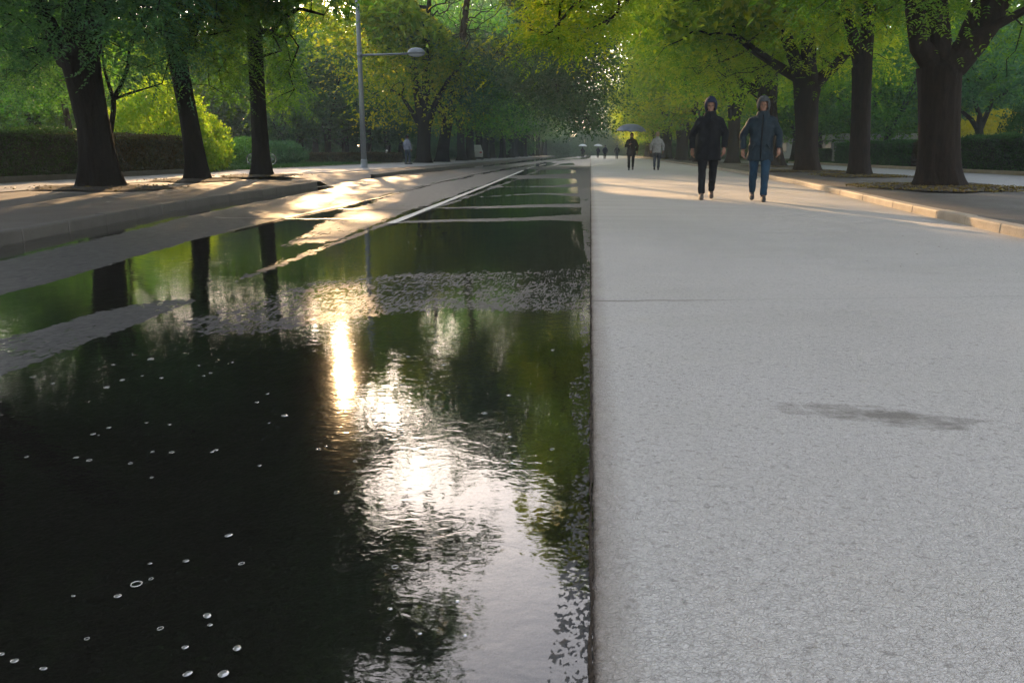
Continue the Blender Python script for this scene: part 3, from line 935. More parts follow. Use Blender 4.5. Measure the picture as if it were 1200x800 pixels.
make_tree('street_tree', 'straight dark street tree at the end of the left kerb', tuple(G(307, 211)),
          [(G(307, 211), .26), (W(305, 170, Y3), .25), (W(302, 110, Y3), .235), (W(299, 60, Y3), .22), (W(297, 30, Y3), .22)],
          [([W(296, 5, Y3), W(294, -40, Y3), W(290, -110, Y3)], [.19, .17, .12]), ([W(318, 38, Y3), W(334, 20, Y3), W(350, 10, Y3), W(380, 18, Y3 - .2)], [.09, .075, .06, .03]),
           ([W(285, 15, Y3 - .3), W(268, -15, Y3 - .6), W(250, -70, Y3 - 1)], [.11, .09, .06])],
          [(140, (-12.2, 25.3, 10.4), (4.1, 4.6, 6.9), 4.6), (50, (-12.0, 25.3, 9.5), (2.8, 3.4, 4.5), 4.8)],
          fill([(230, -60), (400, -60), (380, 15), (352, 60), (352, 110), (325, 128), (300, 60), (270, 115), (240, 60)], 100, Y3, 2.8, 3, 20) + [W(x, y, Y3 + dy) for x, y, dy in [(330, 60, 0), (340, 40, 0), (345, 80, .5), (325, 95, .5), (335, 120, 1), (355, 25, -.3), (378, 24, 0), (365, 12, 0), (320, 20, -1), (275, 50, -1), (265, 90, 0), (280, 110, 1), (290, 75, -1), (330, 10, -1), (350, 55, .5), (310, 125, 1.5), (345, 105, 1), (385, 8, 0)]],
          'leaf', .10, 190, .42, 13)
# out of the frame, their crowns hang into it and show in the water
for k, (bx, by, lab) in enumerate([(-10.0, 11.6, 'street tree left of the view whose boughs hang in from the top left corner'), (-9.8, 4.6, 'street tree left of the view, nearer than the one whose boughs hang in')]):
    make_tree('street_tree', lab, (bx, by, PAV),
          [((bx, by, PAV), .34), ((bx - .05, by, 1.5), .30), ((bx - .1, by, 3.4), .32)],
          [([(bx - .2, by + .2, 5.5), (bx - .4, by + .4, 8)], [.24, .15]), ([(bx + 1, by + .6, 4.6), (bx + 2.2, by + 1.4, 6)], [.15, .09])],
          [(190, (bx + .3, by + .4, 8.8), (5.4, 5.2, 6.0), 3.6), (80, (bx, by + .4, 7.6), (4.2, 4.2, 4.2), 3.8)], [W(x, y, 12 + d) for x, y, d in [(-30, -10, 0), (-60, 20, 0), (-20, 20, 1)]] if k == 0 else (), 'leaf_dark', .085, 200, .45, 14 + k)
# --- right row, near
Y4 = 18.04
make_tree('street_tree', 'massive fluted street tree beside the sandstone kerb on the right', tuple(G(1100, 227)),
          [(G(1100, 227), .40), (W(1100, 200, Y4), .385), (W(1100, 150, Y4), .375), (W(1101, 105, Y4), .385), (W(1101, 80, Y4), .42)],
          [([W(1098, 50, Y4), W(1095, 0, Y4), W(1090, -80, Y4)], [.27, .23, .15]), ([W(1078, 55, Y4 - .2), W(1071, 5, Y4 - .3), W(1060, -70, Y4 - .5)], [.20, .15, .10]),
           ([W(1122, 75, Y4), W(1145, 50, Y4), W(1165, 20, Y4), W(1182, -20, Y4), W(1210, -90, Y4)], [.26, .22, .19, .17, .11]),
           ([W(1126, 62, Y4 + .1), W(1140, 28, Y4 + .2), W(1155, -10, Y4 + .4), W(1165, -70, Y4 + .6)], [.18, .15, .13, .09]),
           ([W(1150, 45, Y4 - .1), W(1168, 30, Y4 - .2), W(1205, 10, Y4 - .4), W(1260, -20, Y4 - .5)], [.20, .075, .06, .04])],
          [(190, (7.6, 18.2, 9.9), (6.2, 6.0, 6.4), 4.4)],
          fill([(1040, -60), (1300, -60), (1230, 60), (1190, 40), (1170, 0), (1100, 8), (1060, 0)], 50, Y4, 3.0, 4, -5) + [W(x, y, Y4 + dy) for x, y, dy in [(1090, 8, -1.5), (1100, 15, -1.8), (1060, 5, -1), (1190, 60, 1), (1180, 90, 2), (1198, 30, 1), (1130, 10, 1.5), (1020, -5, 0), (980, -8, -.5), (940, -5, 0), (955, 12, -.5), (1150, 30, 2)]],
          'leaf', .085, 200, .42, 21, 'bark_warm', lobes=[(4.25, .20), (4.9, .15), (5.4, .12), (3.7, .12), (2.2, .12)], flare=.45)
Y5 = 26.9
make_tree('street_tree', 'slender pale barked street tree forking into two steep limbs', tuple(G(1006, 211)),
          [(G(1006, 211), .30), (W(1007, 180, Y5), .29), (W(1009, 130, Y5), .27), (W(1010, 95, Y5), .28), (W(1010, 80, Y5), .30)],
          [([W(1003, 55, Y5), W(995, 25, Y5), W(988, -10, Y5), W(975, -80, Y5)], [.18, .16, .14, .09]), ([W(1015, 55, Y5), W(1018, 20, Y5), W(1019, -15, Y5), W(1030, -90, Y5)], [.19, .17, .15, .10])],
          [(150, (8.9, 27.2, 11), (5.4, 5.0, 7.0), 4.8)],
          fill([(930, -60), (1090, -60), (1070, 40), (1040, 90), (1028, 40), (985, 60), (950, 30)], 60, Y5, 2.6, 5, 12) + [W(x, y, Y5 + dy) for x, y, dy in [(945, 20, -1), (955, 30, -1), (965, 10, -1), (970, 45, 0), (985, 70, 1), (1030, 20, 1), (1045, 40, 1.5), (1060, 20, 1), (1040, 70, 2), (940, 35, -.5), (1000, 15, -1.5), (1035, 95, 2), (950, 8, -1.4)]],
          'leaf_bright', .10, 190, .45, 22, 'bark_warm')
Y6 = 33.0
make_tree('street_tree', 'broad street tree with many spreading limbs right of the two walkers', tuple(G(945, 205)),
          [(G(945, 205), .42), (W(945, 180, Y6), .40), (W(945, 145, Y6), .40), (W(945, 118, Y6), .44), (W(946, 105, Y6), .5)],
          [([W(936, 92, Y6), W(915, 80, Y6), W(885, 60, Y6 - .3), W(862, 42, Y6 - .6), W(853, 15, Y6 - .8)], [.20, .15, .12, .09, .05]),
           ([W(935, 80, Y6), W(922, 45, Y6), W(908, 5, Y6), W(895, -50, Y6)], [.26, .22, .18, .12]),
           ([W(947, 75, Y6), W(948, 35, Y6), W(945, -10, Y6)], [.30, .25, .18]),
           ([W(962, 92, Y6), W(980, 76, Y6), W(998, 55, Y6), W(1010, 15, Y6)], [.24, .19, .15, .10])],
          [(190, (8.3, 33, 12), (6.6, 6.2, 8.2), 4.9)],
          fill([(745, -60), (1020, -60), (990, 60), (960, 85), (940, 60), (900, 88), (850, 95), (800, 85), (765, 70), (752, 10)], 130, Y6, 4.5, 6, 12) + [W(x, y, Y6 + dy) for x, y, dy in [(830, 40, -1), (850, 60, -1), (870, 20, -1.5), (890, 40, -1), (800, 30, -.5), (780, 55, 0), (820, 80, 0), (850, 90, .5), (905, 20, -1.5), (925, 60, -1.5), (960, 60, -1.5), (965, 90, -1), (970, 40, -1.5), (795, 80, 0), (770, 20, 0), (880, 85, 1), (840, 15, -1), (900, 70, 1), (765, 75, 1)]],
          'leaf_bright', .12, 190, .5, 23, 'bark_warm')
make_tree('street_tree', 'street tree right of the view whose leafy bough reaches over the walkway', (7.6, 9.6, PAV),
          [((7.6, 9.6, PAV), .36), ((7.6, 9.6, 1.6), .32), ((7.55, 9.6, 3.2), .34)],
          [([(7.4, 9.7, 5.0), (7.2, 9.8, 8)], [.24, .15]), ([(6.0, 10.8, 4.3), (4.0, 12.4, 5.0), (1.8, 13.6, 4.7), (.2, 14.0, 4.2)], [.15, .11, .07, .03])],
          [(120, (8.4, 9.6, 9.0), (4.6, 5.0, 5.2), 4.8)],
          fill([(612, -20), (745, -20), (735, 22), (690, 55), (650, 56), (618, 45)], 40, 14, .5, 77) + [W(x, y, 14 + d) for x, y, d in [(640, 15, 0), (655, 35, 0), (680, 10, .2), (690, 30, .3), (710, 12, .4), (735, 5, 0), (625, -2, 0), (645, -20, .3), (670, -40, 0), (700, -30, .5), (720, -60, 0), (740, -20, .6), (660, -80, .4), (690, -100, 0), (630, 40, -.2), (668, 48, .1), (650, -150, .3), (690, -180, .2), (670, -240, 0), (700, -300, .3), (720, -220, .2), (640, -110, .5)]],
          'leaf_bright', .075, 210, .26, 24, 'bark_warm')

# --- far end of the left pavement: the two big spreading trees and the row behind them
Y7 = 58.7
make_tree('street_tree', 'big forked street tree behind the lamp post, beside the person in grey', tuple(G(495, 193)),
          [(G(495, 193), .50), (W(496, 180, Y7), .47), (W(497, 160, Y7), .46), (W(497, 146, Y7), .52)],
          [([W(491, 120, Y7), W(487, 95, Y7), W(483, 70, Y7), W(478, 30, Y7)], [.34, .30, .26, .15]), ([W(499, 115, Y7), W(500, 85, Y7), W(500, 55, Y7), W(503, 0, Y7)], [.32, .28, .24, .14]),
           ([W(482, 130, Y7), W(470, 112, Y7), W(458, 105, Y7 - 1)], [.14, .10, .05]), ([W(510, 122, Y7), W(525, 95, Y7 - 1), W(545, 70, Y7 - 2)], [.2, .15, .08])],
          [(200, (-12.6, 58.7, 11.2), (8.0, 7.5, 6.6), 5.0), (90, (-12.6, 58.7, 11.6), (6, 5, 4.6), None), (70, (-16.2, 59.5, 14.3), (4.2, 4.5, 2.8), None)], fill([(408, -20), (560, -20), (560, 120), (520, 140), (470, 152), (440, 150), (425, 110), (412, 70)], 120, Y7, 5, 7),
          'leaf_bright', .26, 85, 1.0, 31, pinnate=False, far_up=.50, big_above=9, lump=.14)
Y8 = 63.4
make_tree('street_tree', 'leaning street tree with a long bough stretched over the wet road', tuple(G(518, 191.5)),
          [(G(517, 191.5), .48), (W(519, 175, Y8), .45), (W(522, 155, Y8), .43), (W(525, 138, Y8), .46)],
          [([W(530, 115, Y8), W(535, 85, Y8), W(541, 50, Y8), W(550, -20, Y8)], [.34, .30, .24, .15]), ([W(540, 112, Y8 - 1), W(562, 97, Y8 - 2), W(595, 89, Y8 - 3), W(630, 88, Y8 - 4), W(655, 95, Y8 - 5)], [.24, .19, .15, .10, .05]),
           ([W(512, 120, Y8), W(505, 95, Y8 + 1), W(498, 50, Y8 + 1)], [.2, .16, .1])],
          [(210, (-8.6, 63.4, 14.5), (8.8, 8.0, 10.0), 5.2), (80, (-9.5, 63.4, 14.5), (6, 5, 6.5), None)], fill([(520, -20), (640, -20), (668, 40), (690, 90), (672, 130), (640, 110), (600, 105), (570, 150), (535, 150)], 120, Y8 - 2, 5, 8)
          + fill([(545, -10), (690, -10), (700, -120), (690, -250), (600, -270), (530, -200)], 110, Y8 - 4, 5, 10) + fill([(575, 40), (640, 20), (700, 25), (718, 100), (700, 150), (655, 142), (625, 118), (590, 100)], 190, Y8 - 7, 3, 9),
          'leaf_dark', .22, 120, .95, 32, pinnate=False, far_up=.50, big_above=9)

Y9 = 45.0
make_tree('street_tree', 'dark street tree directly behind the two walkers, its top arching over the walkway', tuple(G(908, 198)),
          [(G(908, 198), .46), (W(906, 170, Y9), .43), (W(902, 140, Y9), .42), (W(900, 125, Y9), .46)],
          [([W(888, 108, Y9), W(872, 98, Y9), W(855, 80, Y9), W(835, 40, Y9)], [.28, .22, .17, .1]), ([W(904, 100, Y9), W(908, 60, Y9), W(905, 0, Y9)], [.32, .27, .2]),
           ([W(885, 60, Y9), W(840, 0, Y9), W(790, -60, Y9), W(740, -110, Y9)], [.25, .22, .16, .08])],
          [(170, (8.6, 45, 13), (7.0, 6.5, 9.0), 5.0)], fill([(760, -40), (860, -40), (960, 40), (950, 110), (870, 110), (800, 120), (760, 80)], 80, Y9, 4, 91)
          + fill([(650, -20), (800, -40), (800, -300), (720, -330), (650, -260)], 120, Y9, 4, 92),
          'leaf_bright', .22, 100, .9, 33, 'bark_warm', pinnate=False, far_up=.42, big_above=9)

def proto_tree(name, label, h, r, zc, leaf, seed, r0, fork=3.4, n=170, per=75, size=.34, sig=.85, zmin=3.2, lump=.3, bark='bark', limbs=4, cat='tree', group=None):
    rg = np.random.default_rng(seed)
    L = []
    for k in range(limbs):
        a = k * 6.283 / limbs + rg.uniform(-.4, .4); o = rg.uniform(.35, .6) * r
        L.append(([(math.cos(a) * .35, math.sin(a) * .35, fork + .7), (math.cos(a) * o * .55, math.sin(a) * o * .55, fork + (h - fork) * .28), (math.cos(a) * o, math.sin(a) * o, fork + (h - fork) * .5)], [r0 * .62, r0 * .42, r0 * .2]))
    return make_tree(name, label, (0, 0, 0), [((0, 0, 0), r0), ((rg.uniform(-.1, .1), 0, fork * .5), r0 * .93), ((rg.uniform(-.2, .2), rg.uniform(-.2, .2), fork), r0 * 1.02)], L,
                     [(n, (0, 0, zc), (r, r, (h - zmin) / 2), zmin)], (), leaf, size, per, sig, seed, bark, group, pinnate=False, cull=False, far_up=size * 1.1, big_above=zc + 2, lump=lump)

gL = 'street trees of the far left row'
gR = 'street trees of the far right row'
pA = proto_tree('street_tree', 'street tree in the far left row fading into the haze', 15.5, 6.4, 9.2, 'leaf', 41, .42, group=gL)
pB = proto_tree('street_tree', 'street tree in the far left row fading into the haze', 14.5, 6.0, 8.8, 'leaf', 42, .38, group=gL)
pC = proto_tree('street_tree', 'street tree in the far right row fading into the haze', 19, 7.8, 11.2, 'leaf_bright', 43, .46, group=gR)
pD = proto_tree('street_tree', 'street tree in the far right row fading into the haze', 18, 7.2, 10.8, 'leaf_bright', 44, .42, group=gR)
def place(first, used, loc, rz, s, label=None, group=None):
    if not used.get(first.name):
        used[first.name] = 1
        first.location = loc; first.rotation_euler = (0, 0, rz); first.scale = (s,) * 3 if not hasattr(s, '__len__') else s
        if label: first['label'] = label
        if group: first['group'] = group
        return first
    return copy_tree(first, loc, rz, s, label, group)
used = {}
for k, (px_, py_) in enumerate([(541, 190), (551, 189.2), (561, 188), (569, 187.2), (577, 186.5)]):
    g = G(px_, py_)
    place(pA if k % 2 else pB, used, (g[0], g[1], PAV), k * 1.7, .95 + .05 * (k % 3), 'dark trunked street tree in the dense left row beyond the long bough', 'street trees of the left row beyond the bough')
pJ = proto_tree('street_tree', 'street tree in the far left row fading into the haze', 15.0, 6.2, 9.0, 'leaf_haze_tint', 45, .40, n=120, per=40, group=gL)
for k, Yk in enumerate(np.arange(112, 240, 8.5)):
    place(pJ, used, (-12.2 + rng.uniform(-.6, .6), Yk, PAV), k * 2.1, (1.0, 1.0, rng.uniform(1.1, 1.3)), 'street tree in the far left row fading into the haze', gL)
for k, (px_, py_) in enumerate([(858, 193)]):
    g = G(px_, py_)
    place(pC if k % 2 else pD, used, (g[0], g[1], PAV), k * 2.3 + .5, 1.0, ['dark trunked street tree between the two walkers and the one in the grey hoodie'][k])
for k, Yk in enumerate(np.arange(69, 240, 8.0)):
    place(pC if k % 2 else pD, used, (9.6 + rng.uniform(-.6, .6) + max(0, Yk - 100) * .02, Yk, PAV), k * 2.4, rng.uniform(1.0, 1.15) if Yk < 105 else rng.uniform(.8, .92), 'street tree in the far right row fading into the haze', gR)

# --- trees in the park on both sides
pE = proto_tree('park_tree', 'dense blue green tree in the dark stand behind the left lawn', 13.5, 5.6, 7.6, 'leaf_dark', 51, .34, 2.6, 190, 85, .32, .85, 2.3, .22)
pF = proto_tree('park_tree', 'dense blue green tree in the dark stand behind the left lawn', 12.5, 5.0, 7.0, 'leaf_dark', 52, .30, 2.4, 170, 85, .30, .8, 2.0, .25)
pG = proto_tree('park_tree', 'green park tree behind the right hedge', 13, 5.4, 7.4, 'leaf', 53, .26, 2.2, 170, 75, .30, .85, 2.2, .3)
pH = proto_tree('park_tree', 'hazy blue tree closing the far end of the avenue', 13.0, 5.4, 7.0, 'leaf_haze_tint', 54, .32, 2.4, 130, 42, .34, .85, 1.6, .25)
pI = proto_tree('park_tree', 'hazy blue tree closing the far end of the avenue', 12.5, 5.2, 6.8, 'leaf_haze_tint', 55, .32, 2.4, 130, 42, .34, .85, 1.6, .3)
gE = 'dark stand of trees behind the left lawn'
for k, (px_, Yk, s) in enumerate([(250, 78, 1.0), (285, 84, .95), (330, 72, .9), (352, 80, 1.0), (385, 74, .92), (405, 86, .95), (432, 78, .85), (455, 84, .8), (310, 96, 1.0), (370, 98, 1.0), (425, 100, .95), (220, 88, 1.05), (190, 74, 1.0), (470, 98, .85), (340, 112, 1.05), (400, 116, 1.05), (270, 106, 1.1), (450, 118, 1.0)]):
    p = W(px_, 179, Yk)
    place(pE if k % 2 else pF, used, (p[0], Yk, .1), k * 1.9, s * 1.13, 'dense blue green tree in the dark stand behind the left lawn', gE)
gK = 'park trees far behind the left hedge'
for k, (px_, Yk, s) in enumerate([(45, 38, .72), (-40, 36, .8), (10, 52, .95), (80, 60, .95), (130, 64, .9), (-80, 50, 1.0), (165, 58, .8), (-120, 62, 1.1), (40, 78, 1.1), (110, 84, 1.1), (160, 92, 1.15), (-30, 90, 1.2)]):
    p = W(px_, 179, Yk)
    place(pG, used, (p[0], Yk, .1), k * 2.2, s, 'green park tree in the background behind the left hedge', gK)
gM = 'park trees far behind the right hedge'
for k, (px_, Yk, s) in enumerate([(1000, 62, .95), (1040, 58, .85), (1075, 70, 1.0), (1120, 64, .95), (1180, 58, .9), (1225, 50, .9), (985, 84, 1.1), (1030, 90, 1.1), (1090, 92, 1.1), (1150, 86, 1.1), (1210, 80, 1.1), (960, 78, 1.0), (930, 88, 1.1), (1280, 66, 1.1), (900, 98, 1.15), (870, 118, 1.2)]):
    p = W(px_, 179, Yk)
    place(pG, used, (p[0], Yk, .1), k * 2.6 + 1, s, 'green park tree in the background behind the right hedge', gM)
for k, (px_, Yk, s) in enumerate([(300, 150, 1.9), (335, 160, 1.95), (368, 150, 1.9), (400, 162, 2.0), (435, 150, 1.8), (470, 165, 2.0), (350, 180, 2.2), (415, 185, 2.25), (270, 170, 2.0), (500, 175, 2.1), (535, 190, 2.2), (505, 136, 2.3), (545, 139, 2.7), (577, 146, 2.9), (608, 156, 2.8), (330, 136, 2.0), (395, 140, 2.0), (455, 138, 2.0)]):
    p = W(px_, 179, Yk)
    place(pG, used, (p[0], Yk, 0), k * 1.9, s, 'tall hazy park tree far beyond the dark stand', 'tall hazy trees beyond the dark stand')
gN = 'hazy trees closing the end of the avenue'
for k in range(26):
    Yk = 250 + (k % 3) * 14
    xk = -70 + k * 5.6
    place(pH if k % 2 else pI, used, (xk, Yk, 0), k * 1.3, rng.uniform(1.5, 1.9) if abs(xk) > 14 else rng.uniform(2.0, 2.3), 'hazy blue tree closing the far end of the avenue', gN)

# slender trees
Ys = 19.0
make_tree('small_tree', 'slender dark sapling forking behind the nearest left tree', (W(127, 179, Ys)[0], Ys, PAV),
          [((W(126, 179, Ys)[0], Ys, PAV), .075), (W(128, 165, Ys), .07), (W(133, 130, Ys), .06), (W(133, 114, Ys), .06)],
          [([W(127, 98, Ys), W(122, 82, Ys), W(120, 60, Ys)], [.04, .03, .02]), ([W(143, 98, Ys), W(150, 78, Ys), W(152, 50, Ys)], [.045, .035, .02]), ([W(150, 110, Ys), W(170, 104, Ys), W(190, 98, Ys + .3)], [.03, .022, .012])],
          [(40, (-10.2, Ys, 5.2), (2.2, 2.0, 1.8), 3.4)], [], 'leaf', .10, 120, .35, 61, cat='tree', flare=.15)
Ys = 40.0
bs = W(1150, 179, Ys)
make_tree('small_tree', 'small spreading dark tree in front of the yellow bush, right edge', (bs[0], Ys, .1),
          [((bs[0], Ys, .1), .17), (W(1149, 165, Ys), .16), (W(1147, 152, Ys), .17)],
          [([W(1138, 140, Ys), W(1124, 128, Ys), W(1112, 118, Ys)], [.10, .07, .04]), ([W(1148, 135, Ys), W(1142, 118, Ys), W(1140, 100, Ys)], [.09, .06, .03]), ([W(1156, 135, Ys), W(1163, 118, Ys), W(1180, 108, Ys)], [.11, .08, .04])],
          [(70, (bs[0], Ys, 4.9), (3.0, 3.0, 2.0), 3.1)], fill([(1095, 85), (1190, 80), (1185, 112), (1150, 105), (1110, 118)], 40, Ys, 1.5, 62), 'leaf_dark', .2, 70, .5, 62, pinnate=False, flare=.2)
Ys = 31.0
bs = W(86, 179, Ys)
make_tree('small_tree', 'thin crooked dark tree behind the left hedge', (bs[0], Ys, .1),
          [((bs[0], Ys, .1), .14), (W(80, 145, Ys), .12), (W(75, 120, Ys), .11), (W(73, 100, Ys), .11)],
          [([W(70, 80, Ys), W(66, 55, Ys)], [.08, .05]), ([W(80, 85, Ys), W(92, 60, Ys)], [.07, .04])],
          [(70, (bs[0] - .6, Ys, 6.4), (3.2, 3.0, 2.6), 3.8)], fill([(10, 60), (110, 60), (105, 110), (60, 118), (20, 115)], 40, Ys, 1.5, 63), 'leaf', .18, 80, .5, 63, pinnate=False, flare=.2)

# --- bushes and hedges
def bush(name, label, loc, rx, ry, h, leaf, n, size, seed, cat='bush', group=None, rz=0.0, loose=.16):
    rg = np.random.default_rng(seed)
    t = thing(name, label, cat, loc, rz, group)
    v = rg.normal(0, 1, (n, 3)); v /= np.linalg.norm(v, axis=1)[:, None]; v[:, 2] = np.where(v[:, 2] < 0, v[:, 2] * .75, v[:, 2])
    cl = rg.normal(0, 1, (60, 3)); cl /= np.linalg.norm(cl, axis=1)[:, None]; cl[:, 2] = np.where(cl[:, 2] < 0, cl[:, 2] * .6, cl[:, 2])
    own = np.argmax(v @ cl.T, 1); bulge = rg.normal(0, .10, 60); ct = rg.normal(.5, .22, 60)
    q = (1 + bulge[own] + .12 * np.max(v @ cl.T, 1) - .10) * (1 - rg.random(n) ** 2 * .35) + rg.normal(0, loose * .35, n)
    C = v * q[:, None] * np.array([rx, ry, h * .62]); C[:, 2] += h * .36
    C[:, 2] = np.abs(C[:, 2]) + .02
    m = len(C)
    D = rg.normal(0, 1, (m, 3)) + C / np.array([rx, ry, h]) * .8 + np.array([0, 0, .5])
    s = size * rg.uniform(.7, 1.3, m)
    T = np.clip(ct[rg.integers(0, 60, m)] * .4 + .3 + rg.normal(0, .15, m), 0, 1)
    V, Q, A = leaves(C, D, s, s * .5, T, rg)
    link('foliage', np_mesh('foliage', V, Q, smooth=False, attr=A), MAT[leaf], t)
    mb = MB()
    for k in range(9):
        a = rg.uniform(0, 6.28); o = rg.uniform(.3, .75)
        mb.tube([(math.cos(a) * .06, math.sin(a) * .06, -.05), (math.cos(a) * rx * o * .5, math.sin(a) * ry * o * .5, h * .4), (math.cos(a) * rx * o, math.sin(a) * ry * o, h * rg.uniform(.65, .9))], [.03, .02, .008], 5)
    mb.build('stem', MAT['bark'], t)
    return t
def hedge(name, label, p0, p1, wd, h, leaf, n, size, seed, z=.1, patch=None):
    rg = np.random.default_rng(seed)
    p0 = np.array(p0, float); p1 = np.array(p1, float); L = np.linalg.norm(p1 - p0); a = math.atan2(p1[1] - p0[1], p1[0] - p0[0])
    t = thing(name, label, 'hedge', (p0[0], p0[1], z), a)
    x = rg.uniform(0, L, n); f = rg.random(n); y = np.empty(n); zz = np.empty(n)
    top = f < .4; fr = (f >= .4) & (f < .75); bk = f >= .75
    y[top] = rg.uniform(-wd / 2, wd / 2, top.sum()); zz[top] = h + rg.normal(0, .035, top.sum())
    y[fr] = -wd / 2 + np.abs(rg.normal(0, .05, fr.sum())); zz[fr] = rg.uniform(.04, h, fr.sum())
    y[bk] = wd / 2 - np.abs(rg.normal(0, .05, bk.sum())); zz[bk] = rg.uniform(.04, h, bk.sum())
    wob = vnoise(x * 1.3, zz * 1.5, seed) * .16 + vnoise(x * 4, zz * 4 + y * 3, seed + 1) * .10
    y = y * (1 + wob); zz = zz * (1 + vnoise(x * 1.1, y * 1.4, seed + 2) * .10) + np.where(rg.random(n) < .03, rg.uniform(0, .12, n), 0) * top
    C = np.stack([x, y, zz], 1)
    D = rg.normal(0, 1, (n, 3)) + np.stack([x * 0, y / wd * 1.2, .7 + x * 0], 1)
    s = size * rg.uniform(.7, 1.35, n)
    T = np.clip(.5 + vnoise(x * 2, zz * 3 + y * 2, seed + 3) * .5 + rg.normal(0, .14, n), 0, 1)
    V, Q, A = leaves(C, D, s, s * .5, T, rg)
    link('foliage', np_mesh('foliage', V, Q, smooth=False, attr=A), MAT[leaf], t)
    mb = MB(); mb.box((.06, -wd / 2 + .09, -.03), (L - .06, wd / 2 - .09, h - .07))
    mb.build('branchwork', MAT['hedge_core'], t, smooth=False)
    return t
MAT['hedge_core'] = mat_soil('hedge_branches', (.008, .012, .006), (.022, .028, .012), 25)
hedge('hedge', 'long dark clipped hedge behind the nearest left tree', (-15.5, 2), (-15.5, 22.5), 1.5, 1.32, 'leaf_hedge', 42000, .075, 71, .1)
hedge('hedge', 'short reddish brown end of the left hedge beside the light green bush', (-15.5, 22.7), (-15.3, 28.6), 1.4, 1.25, 'leaf_red', 14000, .075, 72, .1)
hedge('hedge', 'dark clipped hedge at the right edge behind the massive tree', (15.0, 33.6), (15.0, 18), 1.5, 1.30, 'leaf_hedge', 34000, .08, 73, .1)
hedge('hedge', 'reddish brown section in the right hedge left of the massive tree', (15.0, 38.2), (15.0, 35.8), 1.4, 1.22, 'leaf_red', 6500, .085, 74, .1)
hedge('hedge', 'green clipped hedge between the slender tree and the massive tree', (15.0, 35.7), (15.0, 33.7), 1.4, 1.25, 'leaf_hedge', 6500, .085, 75, .1)
hedge('hedge', 'green clipped hedge left of the reddish section, behind the slender tree', (15.0, 50), (15.0, 38.3), 1.4, 1.25, 'leaf_hedge', 20000, .09, 76, .1)
a_, b_ = W(340, 185, 60), W(470, 184, 64)
hedge('hedge', 'low brownish hedge line across the lawn under the dark stand', (a_[0], 60), (b_[0], 64), 1.2, .75, 'leaf_red', 14000, .11, 77, .05)
a_, b_ = W(945, 180, 70), W(992, 180, 66)
hedge('hedge', 'far green hedge across the right lawn behind the broad tree', (a_[0], 70), (b_[0], 66), 1.3, 1.0, 'leaf_hedge', 9000, .13, 78, .05)
def at(px_, Yk): return (W(px_, 179, Yk)[0], Yk, .08)
bush('bush', 'large light green feathery bush at the end of the left hedge', at(196, 31), 2.0, 1.8, 3.3, 'leaf_bright', 16000, .17, 81)
bush('bush', 'light green bush half hidden behind the nearest left tree', at(160, 34), 2.0, 1.8, 2.7, 'leaf_bright', 12000, .17, 82)
bush('bush', 'pale green upright bush right of the second left tree', at(242, 34), 1.1, 1.1, 2.3, 'leaf_bright', 8000, .15, 83)
bush('bush', 'rounded dark green shrub on the left lawn', at(284, 50), 1.6, 1.5, 1.75, 'leaf', 9000, .13, 84)
bush('bush', 'rounded shrub behind the bicycle beside the straight left tree', at(332, 54), 1.5, 1.4, 1.5, 'leaf_dark', 8000, .13, 85)
bush('bush', 'bright yellow bush behind the small spreading tree on the right', at(1168, 47), 2.7, 2.2, 3.0, 'leaf_yellow', 15000, .18, 86)
bush('bush', 'dull yellow bush at the right edge of the park', at(1118, 52), 2.0, 2.0, 2.4, 'leaf_yellow', 9000, .18, 87)
bush('bush', 'tall dark conical bush at the right edge above the hedge', at(1203, 36), 1.0, 1.0, 3.2, 'leaf_hedge', 8000, .13, 88)
# far woods closing both sides of the park
gW = 'far woods around the park'
for k in range(60):
    sd = -1 if k % 2 else 1
    xk = sd * (26 + (k // 2) * 3.3 + rng.uniform(-1, 1)); Yk = 128 + rng.uniform(-8, 30) + (k % 3) * 8
    place(pE if k % 3 else pF, used, (xk, Yk, 0), k * 1.3, rng.uniform(1.0, 1.25), 'far tree of the woods closing the park behind the nearer trees', gW)
pU = bush('bush', 'low undergrowth bush at the edge of the far woods', (-30, 120, 0), 3.4, 2.2, 2.9, 'leaf_dark', 5000, .34, 91, group='undergrowth along the far woods')
for k in range(64):
    sd = -1 if k % 2 else 1
    xk = sd * (15 + (k // 2) * 3.4 + rng.uniform(-1, 1)); Yk = 112 + rng.uniform(-6, 8)
    copy_tree(pU, (xk, Yk, 0), k * 1.1, (rng.uniform(.9, 1.4), 1, rng.uniform(.8, 1.35)))
for k in range(46):
    xk = -150 + k * 6.6
    if abs(xk) > 14:
        copy_tree(pU, (xk, 150 + (k % 3) * 5, 0), k * 1.9, (2.0, 1.4, rng.uniform(1.5, 2.1)), 'tall undergrowth bush deep in the far woods', 'tall undergrowth in the far woods')
pV = bush('bush', 'low undergrowth bush closing the far end of the avenue', (-17.6, 231, 0), 3.4, 2.2, 2.9, 'leaf_haze_tint', 5000, .34, 92, group='undergrowth at the end of the avenue')
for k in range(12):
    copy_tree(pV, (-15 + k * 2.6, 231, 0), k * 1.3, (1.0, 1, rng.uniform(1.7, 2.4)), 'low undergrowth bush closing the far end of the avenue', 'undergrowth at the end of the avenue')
for k in range(24):
    copy_tree(pV, (-62 + k * 5.2, 238 + (k % 2) * 6, 0), k * 1.7, (1.3, 1, rng.uniform(1.0, 1.7)), 'low undergrowth bush closing the far end of the avenue', 'undergrowth at the end of the avenue')

